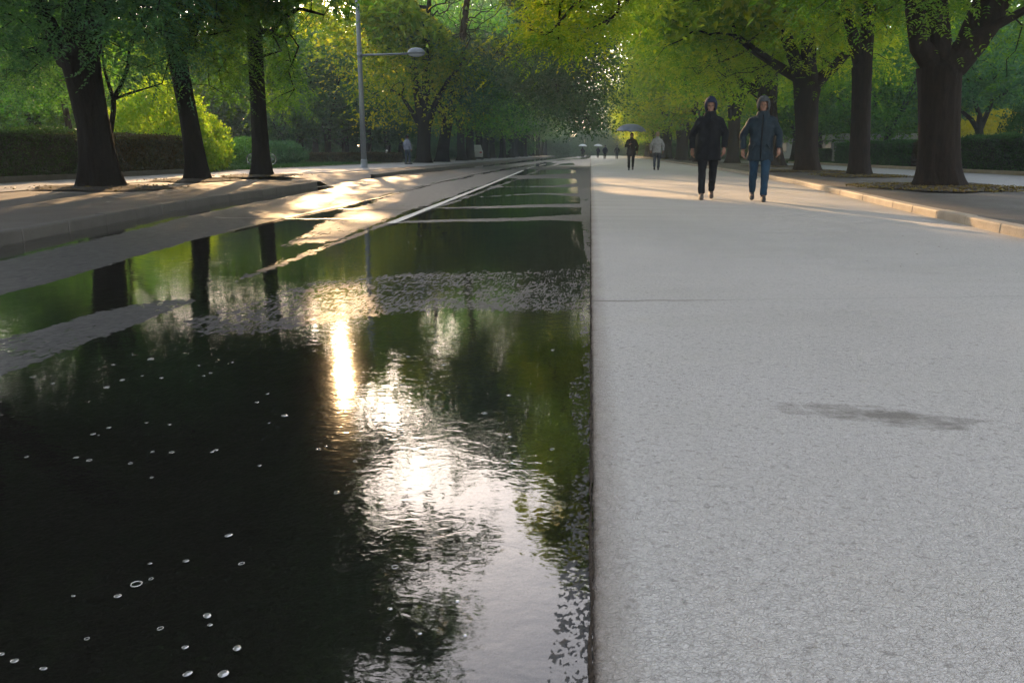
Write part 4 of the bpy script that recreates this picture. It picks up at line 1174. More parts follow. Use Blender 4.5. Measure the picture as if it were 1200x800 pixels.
# ------------------------------------------------------------------ soil, leaf litter and fallen leaves
def pit(cx, cy, rx, ry, seed, label, leafmat='litter', n=500):
    rg = np.random.default_rng(seed); m = 40
    a = np.arange(m) * 6.2832 / m
    rr = 1 + .16 * np.sin(2 * a + seed) + .10 * np.sin(5 * a + seed * 2) + rg.normal(0, .03, m)
    V = [[cx, cy, PAV + .075]]
    for f_, z_ in ((.45, .06), (.8, .042), (1.0, .022)):
        for k in range(m): V.append([cx + rx * rr[k] * f_ * math.cos(a[k]), cy + ry * rr[k] * f_ * math.sin(a[k]), PAV + z_ + rg.normal(0, .006)])
    T = [[0, 1 + k, 1 + (k + 1) % m] for k in range(m)]; Q = []
    for j in range(2):
        for k in range(m):
            p, q = 1 + j * m + k, 1 + j * m + (k + 1) % m
            Q.append([p, p + m, q + m, q])
    tag(link('soil', np_mesh('soil', V, Q, T), MAT['soil']), label, None, kind='structure')
MAT['litter'] = leaf_mat('dry_leaf', (.055, .035, .012), (.12, .09, .022), (.18, .15, .035), .2, 1.3)
LIT = []
for k, (q, rx, ry, d) in enumerate([(G(122, 228), 1.5, 1.3, 120), (G(233, 217), 1.3, 1.3, 90), (G(307, 211), 1.3, 1.4, 90), (G(1100, 227), 1.45, 1.9, 1300), (G(1006, 211), 1.2, 1.8, 900), (G(945, 205), 1.5, 2.0, 700), (G(908, 198), 1.5, 2, 300)]):
    pit(q[0], q[1], rx, ry, k + 3, 'dark soil around the foot of a street tree')
    r_ = np.random.default_rng(200 + k)
    a = r_.uniform(0, 6.283, d); o = np.sqrt(r_.random(d)) * 1.25
    LIT.append(np.stack([q[0] + rx * o * np.cos(a), q[1] + ry * o * np.sin(a), PAV + .075 - .045 * np.minimum(o, 1.1) + r_.uniform(0, .012, d)], 1))
C = np.vstack(LIT); r_ = np.random.default_rng(9)
D = r_.normal(0, 1, C.shape); D[:, 2] *= .25
V, Q, A = leaves(C, D, r_.uniform(.05, .10, len(C)), r_.uniform(.03, .05, len(C)), np.clip(r_.normal(.5, .25, len(C)), 0, 1), r_)
tag(link('leaf_litter', np_mesh('leaf_litter', V, Q, smooth=False, attr=A), MAT['litter']), 'yellowish dry leaf litter around the tree feet', None, kind='stuff')
# grass blades at the feet of the right trees and on the lawns
r_ = np.random.default_rng(19); pts = []
for (x0, x1, y0, y1, n) in [(14.3, 17, 46, 70, 9000), (14.5, 24, 50, 74, 9000), (-34, -15.5, 29.5, 60, 16000)]:
    pts.append(np.stack([r_.uniform(x0, x1, n), r_.uniform(y0, y1, n), np.full(n, .14)], 1))
C = np.vstack(pts); D = r_.normal(0, .35, C.shape); D[:, 2] = 1
V, Q, A = leaves(C, D, r_.uniform(.12, .22, len(C)), .05, np.clip(r_.normal(.5, .2, len(C)), 0, 1), r_)
tag(link('grass', np_mesh('grass', V, Q, smooth=False, attr=A), MAT['leaf_hedge']), 'short green grass on the lawns', None, kind='stuff')
r_ = np.random.default_rng(29)
fl0 = None
for k in range(34):
    if k < 20: px_, py_ = r_.uniform(1000, 1195), r_.uniform(255, 330)
    else: px_, py_ = r_.uniform(930, 1190), r_.uniform(262, 310)
    g = G(px_, py_, .022)
    if g[0] > KR(g[1]) - .05: continue
    if fl0 is None:
        V = np.array([[-.5, 0, 0], [-.2, .2, .07], [.2, .19, .05], [.5, 0, .1], [.2, -.2, .06], [-.2, -.2, .02], [0, 0, 0]]) * .024
        fl0 = np_mesh('fallen_leaf', V, None, [[0, 6, 1], [1, 6, 2], [2, 6, 3], [3, 6, 4], [4, 6, 5], [5, 6, 0]], True, np.full(7, .25))
        fl0.materials.append(MAT['litter'])
    o = link('fallen_leaf', fl0); o.location = (g[0], g[1], .021); o.rotation_euler = (r_.uniform(-.2, .2), r_.uniform(-.2, .2), r_.uniform(0, 6.28)); o.scale = (r_.uniform(.7, 1.2),) * 3
    tag(o, 'small dry brown leaf lying on the pale walkway', 'leaf', 'fallen leaves on the walkway')

# ------------------------------------------------------------------ bubbles on the water
MAT['bubble'] = NT('bubble').m
t = NT('bubble_film'); 
gl = t.n('BsdfGlossy', Roughness=.08); df = t.n('BsdfDiffuse'); df.inputs['Color'].default_value = (.42, .41, .38, 1)
tr = t.n('BsdfTransparent'); m1 = t.n('MixShader', Fac=.5); m2 = t.n('MixShader', Fac=.6)
t.l(gl.outputs[0], m1.inputs[1]); t.l(df.outputs[0], m1.inputs[2]); t.l(tr.outputs[0], m2.inputs[1]); t.l(m1.outputs[0], m2.inputs[2])
MAT['bubble'] = t.done(m2.outputs[0])
th = np.arange(18) * 6.2832 / 18
V = [[0, 0, .22]]
for rr, z_ in ((.35, .20), (.7, .13), (.9, .06), (1.0, 0.0)):
    V += [[rr * math.cos(a), rr * math.sin(a), z_] for a in th]
T = [[0, 1 + k, 1 + (k + 1) % 18] for k in range(18)]; Q = []
for j in range(3):
    for k in range(18):
        p, q = 1 + j * 18 + k, 1 + j * 18 + (k + 1) % 18
        Q.append([p, p + 18, q + 18, q])
bub = np_mesh('bubble', V, Q, T); bub.materials.append(MAT['bubble'])
mb = MB(); mb.tube([(math.cos(a) * .86, math.sin(a) * .86, .03) for a in np.linspace(0, 6.2832, 25)], .13, 6, flat=(1, .6), cap=False)
ring = mb.mesh('bubble_ring'); ring.materials.append(MAT['bubble'])
r_ = np.random.default_rng(37)
spots = [(160, 684, 14), (177, 678, 6), (138, 698, 9), (86, 698, 5), (243, 721, 12), (246, 732, 6), (188, 736, 8), (217, 758, 8), (278, 759, 12), (220, 789, 12), (262, 789, 14), (17, 774, 9), (51, 783, 9), (2, 766, 7), (218, 657, 7), (176, 660, 5), (268, 627, 10), (463, 664, 9), (457, 713, 7), (492, 742, 6), (536, 704, 8), (545, 744, 7), (455, 748, 6), (102, 748, 6), (283, 660, 8), (395, 577, 7)]
spots += [(r_.uniform(20, 660), r_.uniform(400, 560), r_.uniform(4, 9)) for _ in range(58)] + [(r_.uniform(330, 560), r_.uniform(275, 400), r_.uniform(2, 4.5)) for _ in range(36)]
for k, (px_, py_, wpx) in enumerate(spots):
    g = G(px_, py_); sc_ = F_PX / ((g - _C) @ _F)
    o = link('bubble', ring if r_.random() < .45 else bub); rr = wpx / sc_ * (.5 if k < 26 else r_.uniform(.28, .5))
    o.location = (g[0], g[1], .0006); o.scale = (rr, rr * r_.uniform(.7, 1.1), rr * .8); o.rotation_euler = (0, 0, r_.uniform(0, 6.28))
    tag(o, 'small pale rain bubble floating on the flooded road', 'bubble', 'rain bubbles floating on the water')

# ------------------------------------------------------------------ lamp post, bicycle, parked car, low buildings
MAT['grey_metal'] = simple('grey_painted_metal', (.13, .145, .16), .4, .12, 12, .0005, .5, .3)
MAT['lamp_glass'] = simple('lamp_glass', (.42, .44, .48), .25, .06, 10, 0)
MAT['rubber'] = simple('rubber', (.012, .012, .012), .7); MAT['black_metal'] = simple('black_metal', (.02, .02, .022), .35, .1, 10, 0, .5, .4)
MAT['chrome'] = simple('bright_metal', (.5, .5, .5), .25, .05, 10, 0, .5, 1.0)
g = G(427, 200); lp = thing('street_lamp', 'tall grey street lamp with one long side arm and rounded head', 'street lamp', (g[0], g[1], PAV))
mb = MB(); mb.tube([(0, 0, 0), (0, 0, 3), (0, 0, 7), (0, 0, 10.2)], [.135, .12, .10, .075], 16); mb.build('pole', MAT['grey_metal'], lp)
mb = MB(); mb.tube([(0, 0, 0), (0, 0, .02), (0, 0, .025), (0, 0, .35), (0, 0, .42)], [.24, .24, .17, .16, .137], 16); mb.build('base_cover', MAT['grey_metal'], lp)
az = 5.32 - PAV
mb = MB(); mb.tube([(.05, 0, az), (1.2, 0, az + .02), (2.35, 0, az + .05)], [.055, .05, .045], 10); mb.tube([(0, 0, az - .12), (0, 0, az + .12)], .122, 14); mb.build('arm', MAT['grey_metal'], lp)
hd = MB(); hd.loft([(2.72, 0, az + .02, .41, .26), (2.72, 0, az + .09, .42, .27), (2.72, 0, az + .20, .36, .22), (2.72, 0, az + .28, .24, .15), (2.72, 0, az + .31, .06, .05)], 24); ho_ = hd.build('lamp_head', MAT['grey_metal'], lp)
gd = MB(); gd.loft([(2.72, 0, az - .10, .12, .09), (2.72, 0, az - .07, .26, .17), (2.72, 0, az - .02, .36, .225), (2.72, 0, az + .015, .39, .245)], 24); gd.build('diffuser', MAT['lamp_glass'], ho_)

bx = W(306, 179, 47); bk = thing('bicycle', 'dark bicycle parked on the lawn, half hidden by a tree trunk', 'bicycle', (bx[0], 47, .12), .12)
def wheel(cx):
    mb = MB(); a = np.linspace(0, 6.2832, 33)
    mb.tube(np.stack([cx + .33 * np.cos(a), a * 0, .35 + .33 * np.sin(a)], 1), .022, 8, cap=False); w_ = mb.build('wheel', MAT['rubber'], bk)
    mb = MB(); mb.tube(np.stack([cx + .30 * np.cos(a), a * 0, .35 + .30 * np.sin(a)], 1), .014, 6, cap=False)
    for k in range(18):
        q = k * 6.2832 / 18; mb.tube([(cx + .02 * math.cos(q + .6), .015 * (-1) ** k, .35 + .02 * math.sin(q + .6)), (cx + .3 * math.cos(q), 0, .35 + .3 * math.sin(q))], .003, 4)
    mb.tube([(cx, -.05, .35), (cx, .05, .35)], .022, 8); mb.build('rim', MAT['chrome'], w_)
wheel(-.55); wheel(.55)
mb = MB()
for a, b in [((-.55, 0, .35), (-.12, 0, .33)), ((-.12, 0, .33), (-.25, 0, .82)), ((-.23, 0, .74), (.36, 0, .78)), ((-.12, 0, .33), (.36, 0, .72)), ((-.55, 0, .35), (-.24, 0, .76)), ((.34, 0, .88), (.40, 0, .62)), ((.40, 0, .62), (.55, 0, .35))]:
    mb.tube([a, b], .018, 8)
mb.build('frame', MAT['black_metal'], bk)
mb = MB(); mb.tube([(.33, 0, .88), (.32, 0, .98)], .014, 8); mb.tube([(.20, -.28, 1.0), (.30, -.2, .99), (.32, 0, .98), (.30, .2, .99), (.20, .28, 1.0)], .013, 8); mb.build('handlebar', MAT['chrome'], bk)
mb = MB(); mb.tube([(-.40, 0, .88), (-.30, 0, .90), (-.15, 0, .90), (-.05, 0, .89)], [.075, .08, .04, .02], 10, flat=(1, .45), round_end=True); mb.tube([(-.25, 0, .8), (-.26, 0, .88)], .014, 6); mb.build('saddle', MAT['rubber'], bk)
mb = MB(); mb.tube([(-.12, -.09, .33), (-.12, .09, .33)], .03, 10); mb.tube([(-.12, .09, .33), (-.02, .09, .2)], .01, 6); mb.tube([(-.12, -.09, .33), (-.22, -.09, .46)], .01, 6); mb.box((-.06, .07, .185), (.02, .15, .205)); mb.box((-.26, -.15, .455), (-.18, -.07, .475)); mb.build('pedal_crank', MAT['black_metal'], bk)

MAT['car_white'] = simple('white_car_paint', (.40, .41, .42), .3, .03, 5, 0); MAT['car_glass'] = simple('car_glass', (.02, .024, .028), .08, .05, 5, 0, .7)
MAT['lens'] = simple('headlight_lens', (.55, .56, .58), .15, .05, 5, 0); MAT['red_lens'] = simple('tail_lens', (.35, .02, .015), .2, .05, 5, 0)
def car(loc, rz, label):
    t = thing('parked_car', label, 'car', loc, rz)
    prof = [(-2.15, .30), (-2.2, .62), (-2.1, .92), (-1.75, .98), (-1.15, 1.42), (-.2, 1.50), (.55, 1.42), (1.15, .98), (1.9, .86), (2.18, .68), (2.2, .32)]
    P = np.array(prof); m = len(P); mb = MB()
    hw = np.where(P[:, 1] > 1.1, .66, np.where(P[:, 1] > .9, .82, .87))
    rings = []
    for s_, k_ in ((-1, 1.0), (-1, .93), (1, .93), (1, 1.0)): pass
    V = []
    for yy_ in (-1.0, -.9, .9, 1.0):
        ins = .05 if abs(yy_) == 1 else 0
        for j, (x, z) in enumerate(P):
            cz = .85; V.append([x * (1 - ins * .5), yy_ * hw[j] * (1 if abs(yy_) == 1 else 1.0), cz + (z - cz) * (1 - ins)])
    i = np.arange(4 * m).reshape(4, m); Q = []
    for r0 in range(3):
        for j in range(m): Q.append([i[r0, j], i[r0, (j + 1) % m], i[r0 + 1, (j + 1) % m], i[r0 + 1, j]])
    T = []
    for r0, fl in ((0, 1), (3, 0)):
        c0 = len(V); V.append([0, V[i[r0, 0]][1], .8])
        for j in range(m): T.append([i[r0, j], i[r0, (j + 1) % m], c0] if not fl else [i[r0, (j + 1) % m], i[r0, j], c0])
    mb.add(V, Q, T); mb.build('body', MAT['car_white'], t, smooth=False)
    for sd in (-1, 1):
        mb = MB(); y = sd * .80
        mb.add([[-1.55, y * 1.01, 1.0], [-.25, y * 1.01, 1.02], [-.25, y * .87, 1.40], [-1.05, y * .87, 1.36]], [[0, 1, 2, 3]]); mb.add([[-.18, y * 1.01, 1.02], [1.0, y * 1.01, 1.0], [.5, y * .87, 1.36], [-.18, y * .87, 1.40]], [[0, 1, 2, 3]])
        mb.build('side_window', MAT['car_glass'], t, smooth=False)
        for x in (-1.35, 1.38):
            mb = MB(); a = np.linspace(0, 6.2832, 25)
            mb.tube(np.stack([x + .25 * np.cos(a), a * 0 + sd * .78, .32 + .25 * np.sin(a)], 1), .075, 8, cap=False); w_ = mb.build('wheel', MAT['rubber'], t)
            mb = MB(); mb.tube([(x, sd * .74, .32), (x, sd * .84, .32)], .2, 16); mb.build('rim', MAT['chrome'], w_)
        mb = MB(); mb.ell((2.10, sd * .62, .68), (.09, .18, .08)); mb.build('headlight', MAT['lens'], t)
        mb = MB(); mb.ell((-2.14, sd * .66, .74), (.06, .14, .09)); mb.build('tail_light', MAT['red_lens'], t)
    mb = MB(); mb.add([[.62, -.60, 1.40], [.62, .60, 1.40], [1.14, .72, 1.02], [1.14, -.72, 1.02]], [[0, 1, 2, 3]]); o = mb.build('windscreen', MAT['car_glass'], t, smooth=False); o.location = (.03, 0, .02)
    return t
p = W(556, 179, 84); car((p[0], 84, PAV), 1.7, 'white car parked far away between the dark trunks of the left row')
p = W(50, 179, 46); car((p[0], 46, .1), .35, 'white car roof showing just above the dark left hedge')

MAT['render_wall'] = simple('pale_wall', (.34, .35, .36), .7, .1, 3, .002); MAT['white_roof'] = simple('white_roof_edge', (.50, .50, .50), .5, .06, 4, .001)
p = W(1050, 179, 62)
bd = thing('pavilion', 'low park pavilion with a flat white roof edge behind the right hedge', 'building', (p[0], 62, .05))
mb = MB(); mb.box((-3.2, 0, -.1), (4.2, 5, 1.75)); mb.build('wall', MAT['render_wall'], bd, smooth=False)
mb = MB(); mb.box((-3.8, -.7, 1.755), (4.8, 5.6, 2.15)); mb.build('roof', MAT['white_roof'], bd, smooth=False)
for k in range(4):
    mb = MB(); x = -2.8 + k * 1.75; mb.box((x - .05, -.035, .62), (x + 1.35, -.004, 1.60)); fr = mb.build('window', MAT['grey_metal'], bd, smooth=False)
    mb = MB(); mb.box((x, -.05, .67), (x + .62, -.037, 1.55)); mb.box((x + .68, -.05, .67), (x + 1.30, -.037, 1.55)); mb.build('pane', MAT['car_glass'], fr, smooth=False)
p = W(975, 179, 105)
bd = thing('park_building', 'pale grey low building far behind the trees right of the walkers', 'building', (p[0], 105, 0))
mb = MB(); mb.box((-8, 0, -.1), (9, 8, 3.4)); mb.build('wall', MAT['render_wall'], bd, smooth=False)
mb = MB(); mb.box((-8.5, -.5, 3.405), (9.5, 8.5, 3.75)); mb.build('roof', MAT['white_roof'], bd, smooth=False)
for k in range(6):
    mb = MB(); x = -7.4 + k * 2.75; mb.box((x, -.04, .9), (x + 1.9, -.004, 2.6)); fr = mb.build('window', MAT['grey_metal'], bd, smooth=False)
    mb = MB(); mb.box((x + .08, -.055, .98), (x + .9, -.042, 2.52)); mb.box((x + 1.0, -.055, .98), (x + 1.82, -.042, 2.52)); mb.build('pane', MAT['car_glass'], fr, smooth=False)
p = W(453.5, 179, 66)
bo = thing('bollard', 'short white post on the lawn under the dark stand', 'bollard', (p[0], 66, .08))
mb = MB(); mb.tube([(0, 0, 0), (0, 0, .9), (0, 0, .98), (0, 0, 1.0)], [.10, .10, .085, .03], 14); mb.build('post', MAT['white_roof'], bo)
mb = MB(); mb.tube([(0, 0, .80), (0, 0, .86)], .106, 14); mb.build('band', MAT['black_metal'], bo)

# ------------------------------------------------------------------ people
def cloth(name, c, rough=.75):
    t = NT(name); v = t.coord(); n1 = t.noise(v, 9, 4, .6); n2 = t.noise(v, 400, 2)
    col = t.ramp(n1, [(.3, tuple(x * .75 for x in c)), (.7, tuple(x * 1.25 for x in c))])
    return t.done(t.bsdf(col, rough, t.bump(n2, .0015, .5, t.bump(n1, .012, .6)), .10))
SKIN = cloth('skin', (.17, .095, .068), .55)
CL = {k: cloth(k, c) for k, c in dict(black_cloth=(.006, .0065, .008), navy_cloth=(.014, .020, .034), slate_cloth=(.011, .018, .024), jeans=(.010, .026, .046), grey_knit=(.035, .037, .040), grey_hoodie=(.20, .205, .215),
                                      pale_grey=(.10, .11, .14), dark_jeans=(.022, .030, .045), hood_blue=(.010, .014, .032), sandy_hair=(.20, .14, .08), dark_hair=(.012, .010, .009)).items()}
SHOE_BROWN = simple('brown_leather', (.05, .035, .025), .7, .2, 40, .001); SHOE_BLACK = simple('black_leather', (.010, .010, .011), .75, .2, 40, .001)
def remesh(mb, name, mat, parent, voxel, folds=0.0, seed=0, it=3, trim=None):
    o = mb.build(name, mat, None)
    m = o.modifiers.new('r', 'REMESH'); m.mode = 'VOXEL'; m.voxel_size = voxel; m.use_smooth_shade = True
    m2 = o.modifiers.new('s', 'SMOOTH'); m2.factor = .5; m2.iterations = it
    dg = bpy.context.evaluated_depsgraph_get()
    me = bpy.data.meshes.new_from_object(o.evaluated_get(dg))
    bpy.data.objects.remove(o)
    me.name = name
    if folds:
        n = len(me.vertices); co = np.empty(n * 3, np.float32); me.vertices.foreach_get('co', co); co = co.reshape(-1, 3)
        no = np.empty(n * 3, np.float32); me.vertices.foreach_get('normal', no); no = no.reshape(-1, 3)
        a = np.arctan2(co[:, 1], co[:, 0])
        f = vnoise(co[:, 0] * 9 + co[:, 2] * 3, co[:, 2] * 13 - co[:, 1] * 5, seed) + .6 * vnoise(co[:, 0] * 22 - co[:, 2] * 8, co[:, 2] * 24 + co[:, 1] * 9, seed + 1)
        co += no * (f * folds)[:, None]; me.vertices.foreach_set('co', co.ravel().astype(np.float32)); me.update()
    for p in me.polygons: p.use_smooth = True
    if not me.materials: me.materials.append(mat)
    ob = bpy.data.objects.new(name, me); COL.objects.link(ob); ob.parent = parent
    return ob
def vary(p, q, t): return tuple(p[i] + (q[i] - p[i]) * t for i in range(3))

def person(label, loc, rz, h=1.75, jacket='black_cloth', trousers='black_cloth', shoe=SHOE_BLACK, head='hood', headmat='hood_blue', hair=None, hem=.68, stride=.12, arms=None, vox=.010, bulk=1.0, group=None, detail=True, backpack=False):
    """faces -Y; built 1.75 m tall and scaled to h. arms: per side (elbow, wrist) for left (-x) then right (+x)"""
    t = thing('person', label, 'person', loc, rz, group); t.scale = (h / 1.75,) * 3
    if arms is None: arms = [((-.285, .03, 1.14), (-.275, -.05, .90)), ((.285, .04, 1.14), (.285, -.02, .90))]
    legs = []
    for sd, st in ((-1, -stride), (1, stride)):
        hip = (sd * .088, 0, .92); ank = (sd * .092, st, .085 + (.05 if st > .08 else 0)); kn = (sd * .098, st * .45 - .035 - (.03 if st > .08 else 0), .50)
        legs.append((hip, kn, ank, st))
    # body with head and hands, one continuous skin
    b = MB()
    b.loft([(0, 0, .86, .15, .10), (0, 0, .98, .165, .105), (0, 0, 1.12, .14, .095), (0, -.005, 1.28, .155, .105), (0, 0, 1.37, .13, .085), (0, .005, 1.44, .065, .058)], 18)
    b.tube([(0, .01, 1.42), (0, .0, 1.56)], [.06, .055], 12)
    b.ell((0, .005, 1.645), (.074, .092, .105)); b.ell((0, -.018, 1.585), (.056, .066, .062)); b.ell((0, -.060, 1.548), (.026, .022, .018))
    b.ell((0, -.092, 1.618), (.012, .018, .026)); b.ell((0, -.102, 1.604), (.016, .012, .010)); b.ell((0, -.076, 1.665), (.05, .016, .014))
    for sd in (-1, 1):
        b.ell((sd * .076, .012, 1.625), (.010, .022, .033)); b.ell((sd * .038, -.062, 1.61), (.022, .02, .02))
    b.ell((0, -.078, 1.574), (.024, .010, .007))
    for (hip, kn, ank, st) in legs:
        b.tube([hip, vary(hip, kn, .5), kn, vary(kn, ank, .35), ank, (ank[0], ank[1] - .005, ank[2] - .03)], [.085, .075, .056, .056, .036, .036], 12, round_end=True)
        b.tube([(ank[0], ank[1] + .02, ank[2] - .035), (ank[0], ank[1] - .13, ank[2] - .055)], [.035, .03], 10, flat=(1.1, .8), round_end=True)
    for sd, (el, wr) in zip((-1, 1), arms):
        sh = (sd * .155, .005, 1.355)
        b.tube([sh, vary(sh, el, .5), el, vary(el, wr, .4), wr], [.046, .042, .036, .034, .026], 12, round_end=True)
        d = np.array(wr) - np.array(el); d /= np.linalg.norm(d)
        f = np.array([0, -1.0, 0]) - d * (-d[1]); f /= np.linalg.norm(f); sdv = np.cross(d, f)
        w0 = np.array(wr); pal = w0 + d * .055
        b.tube([w0, w0 + d * .03, pal, w0 + d * .092], [.025, .031, .036, .032], 12, flat=None, round_end=True)
        inw = np.array([-sd * 1.0, 0, 0])
        for k, L in enumerate((.068, .078, .072, .056)):
            r0 = w0 + d * .085 + f * (.026 - .0175 * k)
            b.tube([r0, r0 + d * L * .45 + inw * .006, r0 + d * L * .8 + inw * .022, r0 + d * L * .92 + inw * .040], [.0095, .009, .0085, .0075], 8, round_end=True)
        r0 = w0 + d * .035 + f * .024
        b.tube([r0, r0 + d * .03 + f * .024 + inw * .008, r0 + d * .062 + f * .026 + inw * .02], [.0115, .0105, .009], 8, round_end=True)
    remesh(b, 'body', SKIN, t, min(vox, .0075) if detail else vox, it=2)
    for sd in (-1, 1):
        if detail:
            e = MB(); e.ell((sd * .030, -.081, 1.640), (.013, .008, .007)); e.build('eye', SHOE_BLACK, t)
    if detail:
        e = MB(); e.ell((0, -.088, 1.574), (.021, .004, .004)); e.build('mouth', simple('lips', (.2, .08, .07), .5), t)
    # trousers
    b = MB(); b.loft([(0, 0, .80, .165, .118), (0, 0, .90, .178, .125), (0, 0, 1.02, .165, .118)], 18)
    for (hip, kn, ank, st) in legs:
        b.tube([(hip[0], 0, .93), vary(hip, kn, .5), kn, vary(kn, ank, .5), (ank[0], ank[1] + .005, ank[2] + .02)], [.105, .092, .074, .064, .058], 14)
    remesh(b, 'trousers', CL[trousers], t, vox, .010, 5)
    for (hip, kn, ank, st) in legs:
        s_ = MB(); x, y, z = ank[0], ank[1], ank[2] - .085
        tilt = .10 if st > .08 else 0
        s_.tube([(x, y + .06, z + .055 + tilt * .3), (x, y + .0, z + .06), (x, y - .07, z + .052 - tilt * .2), (x, y - .14, z + .04 - tilt * .4), (x, y - .19, z + .032 - tilt * .5)], [.040, .046, .046, .046, .032], 14, flat=(1, .85), round_end=True)
        s_.tube([(x, y + .065, z + .02 + tilt * .3), (x, y - .06, z + .014), (x, y - .20, z + .014 - tilt * .3)], [.040, .043, .040], 12, flat=(1.1, .36), round_end=True)
        s_.tube([(x, y + .01, z + .06), (x, y + .015, z + .12)], [.044, .046], 12)
        remesh(s_, 'shoe', shoe, t, max(vox * .8, .008), it=2)
    # jacket
    b = MB(); k = bulk
    b.loft([(0, 0, hem, .205 * k, .150 * k, 2.2), (0, 0, hem + .03, .210 * k, .155 * k, 2.2), (0, 0, .90, .195 * k, .148 * k, 2.2), (0, .0, 1.08, .182 * k, .140 * k, 2.2), (0, 0, 1.26, .200 * k, .145 * k, 2.2), (0, .005, 1.36, .185 * k, .130 * k, 2.1), (0, .01, 1.43, .135, .105), (0, .008, 1.49, .092, .088), (0, .0, 1.545, .082, .085)], 28)
    for sd, (el, wr) in zip((-1, 1), arms):
        sh = (sd * .166 * k, .01, 1.365); cf = vary(el, wr, .92)
        b.tube([(sd * .08, .01, 1.41), sh, vary(sh, el, .45), el, vary(el, wr, .5), cf, vary(el, wr, .96)], [.070, .080, .074, .068, .060, .054, .052], 16)
    if head == 'hood': b.loft([(0, .015, 1.36, .165, .125), (0, .015, 1.43, .135, .118), (0, .012, 1.49, .108, .108), (0, .01, 1.535, .098, .100)], 22)
    jk = remesh(b, 'jacket', CL[jacket], t, vox, .014, 11)
    if detail:
        z_ = MB(); z_.tube([(0, -.163 * k, hem + .03), (0, -.166 * k, .9), (0, -.160 * k, 1.1), (0, -.160 * k, 1.27), (0, -.140 * k, 1.39), (0, -.104, 1.47)], .007, 6, flat=(1.6, .8)); z_.build('zip', CL['black_cloth'], jk)
        for sd in (-1, 1):
            q = MB(); q.tube([(sd * .09, -.158 * k, .98), (sd * .155 * k, -.128 * k, .88)], .009, 6, flat=(1, 1), round_end=True); q.build('pocket_flap', CL[jacket], jk)
    # head wear
    if head in ('hood', 'beanie'):
        b = MB(); n, m = 28, 18
        cz, R = (1.645, (.112, .128, .150)) if head == 'hood' else (1.665, (.088, .106, .105))
        V = []; keep = []
        for i_ in range(m + 1):
            ph = math.pi * i_ / m
            for j in range(n):
                a = 2 * math.pi * j / n; V.append([R[0] * math.sin(ph) * math.cos(a), .012 + R[1] * math.sin(ph) * math.sin(a), cz + R[2] * math.cos(ph) + (.012 if head == 'hood' and math.sin(a) > 0 else 0)])
        V = np.array(V); Q = []
        for i_ in range(m):
            for j in range(n):
                q = [i_ * n + j, (i_ + 1) * n + j, (i_ + 1) * n + (j + 1) % n, i_ * n + (j + 1) % n]
                c = V[q].mean(0)
                if head == 'hood':
                    open_ = c[1] < -.045 and c[2] < 1.690 and abs(c[0]) < .074
                    if open_ or c[2] < 1.505: continue
                else:
                    if c[2] < (1.655 if c[1] < 0 else 1.60): continue
                Q.append(q)
        b.add(V, Q); me = b.mesh('hood' if head == 'hood' else 'beanie')
        bm = bmesh.new(); bm.from_mesh(me); bmesh.ops.delete(bm, geom=[v for v in bm.verts if not v.link_faces], context='VERTS'); bmesh.ops.remove_doubles(bm, verts=bm.verts, dist=.0005)
        bmesh.ops.recalc_face_normals(bm, faces=bm.faces); bm.to_mesh(me); bm.free()
        o = link(me.name, me, CL[headmat], t); so_ = o.modifiers.new('s', 'SOLIDIFY'); so_.thickness = .012; so_.offset = 0
        ss_ = o.modifiers.new('u', 'SUBSURF'); ss_.levels = 1; ss_.render_levels = 1
        for p in me.polygons: p.use_smooth = True
        if head == 'beanie':
            c = MB(); c.tube([(.087 * math.cos(a), .012 + .104 * math.sin(a), 1.665 - .018 * math.sin(a) - .0) for a in np.linspace(0, 6.2832, 33)], .014, 8, flat=(1, 1.6), cap=False); c.build('cuff', CL[headmat], o)
            c = MB(); c.tube([(.10 * math.cos(a), .02 + .095 * math.sin(a), 1.50 + .03 * math.sin(a)) for a in np.linspace(0, 6.2832, 33)], .030, 10, cap=False); c.build('collar', CL[jacket], jk)
    if hair:
        b = MB(); b.ell((0, .016, 1.665), (.083, .096, .098), 20, 12); b.ell((0, .05, 1.60), (.074, .055, .075)); 
        me = b.mesh('hair')
        o = link('hair', me, CL[hair], t)
    if backpack:
        b = MB(); b.loft([(0, .215, .98, .13, .06, 3), (0, .23, 1.0, .145, .08, 3), (0, .23, 1.25, .14, .085, 3), (0, .215, 1.40, .11, .06, 3), (0, .20, 1.43, .06, .03, 2)], 20)
        o = b.build('backpack', CL['black_cloth'], t)
    return t

g1, g2 = G(827, 234.5), G(887, 236.5)
ang = lambda g: math.atan2(-(0 - g[0]), 0 - g[1]) if False else math.atan2(g[0] - 0, g[1]) * -1
person('walker in black jacket and dark blue hood, black trousers and brown shoes', (g1[0], g1[1], .019), -.10, 1.76, 'black_cloth', 'black_cloth', SHOE_BROWN, 'hood', 'hood_blue', None, .69, .15,
       [((-.295, .08, 1.14), (-.285, .06, .89)), ((.285, -.02, 1.13), (.265, -.13, .90))], .009, 1.08)
person('walker in slate jacket and grey hood, blue jeans and black shoes', (g2[0], g2[1], .019), -.16, 1.74, 'slate_cloth', 'jeans', SHOE_BLACK, 'hood', 'grey_knit', None, .70, -.19,
       [((-.31, .06, 1.14), (-.295, .03, .88)), ((.30, .0, 1.13), (.30, -.09, .90))], .009, 1.08)
g3, g4 = G(739, 200), G(769, 200)
person('person in black walking under a grey blue umbrella', (g3[0], g3[1], .019), -.05, 1.76, 'black_cloth', 'black_cloth', SHOE_BLACK, None, None, 'dark_hair', .72, .12,
       [((-.27, -.06, 1.12), (-.10, -.27, 1.20)), ((.29, .03, 1.13), (.28, -.04, .89))], .014, 1.08, detail=False)
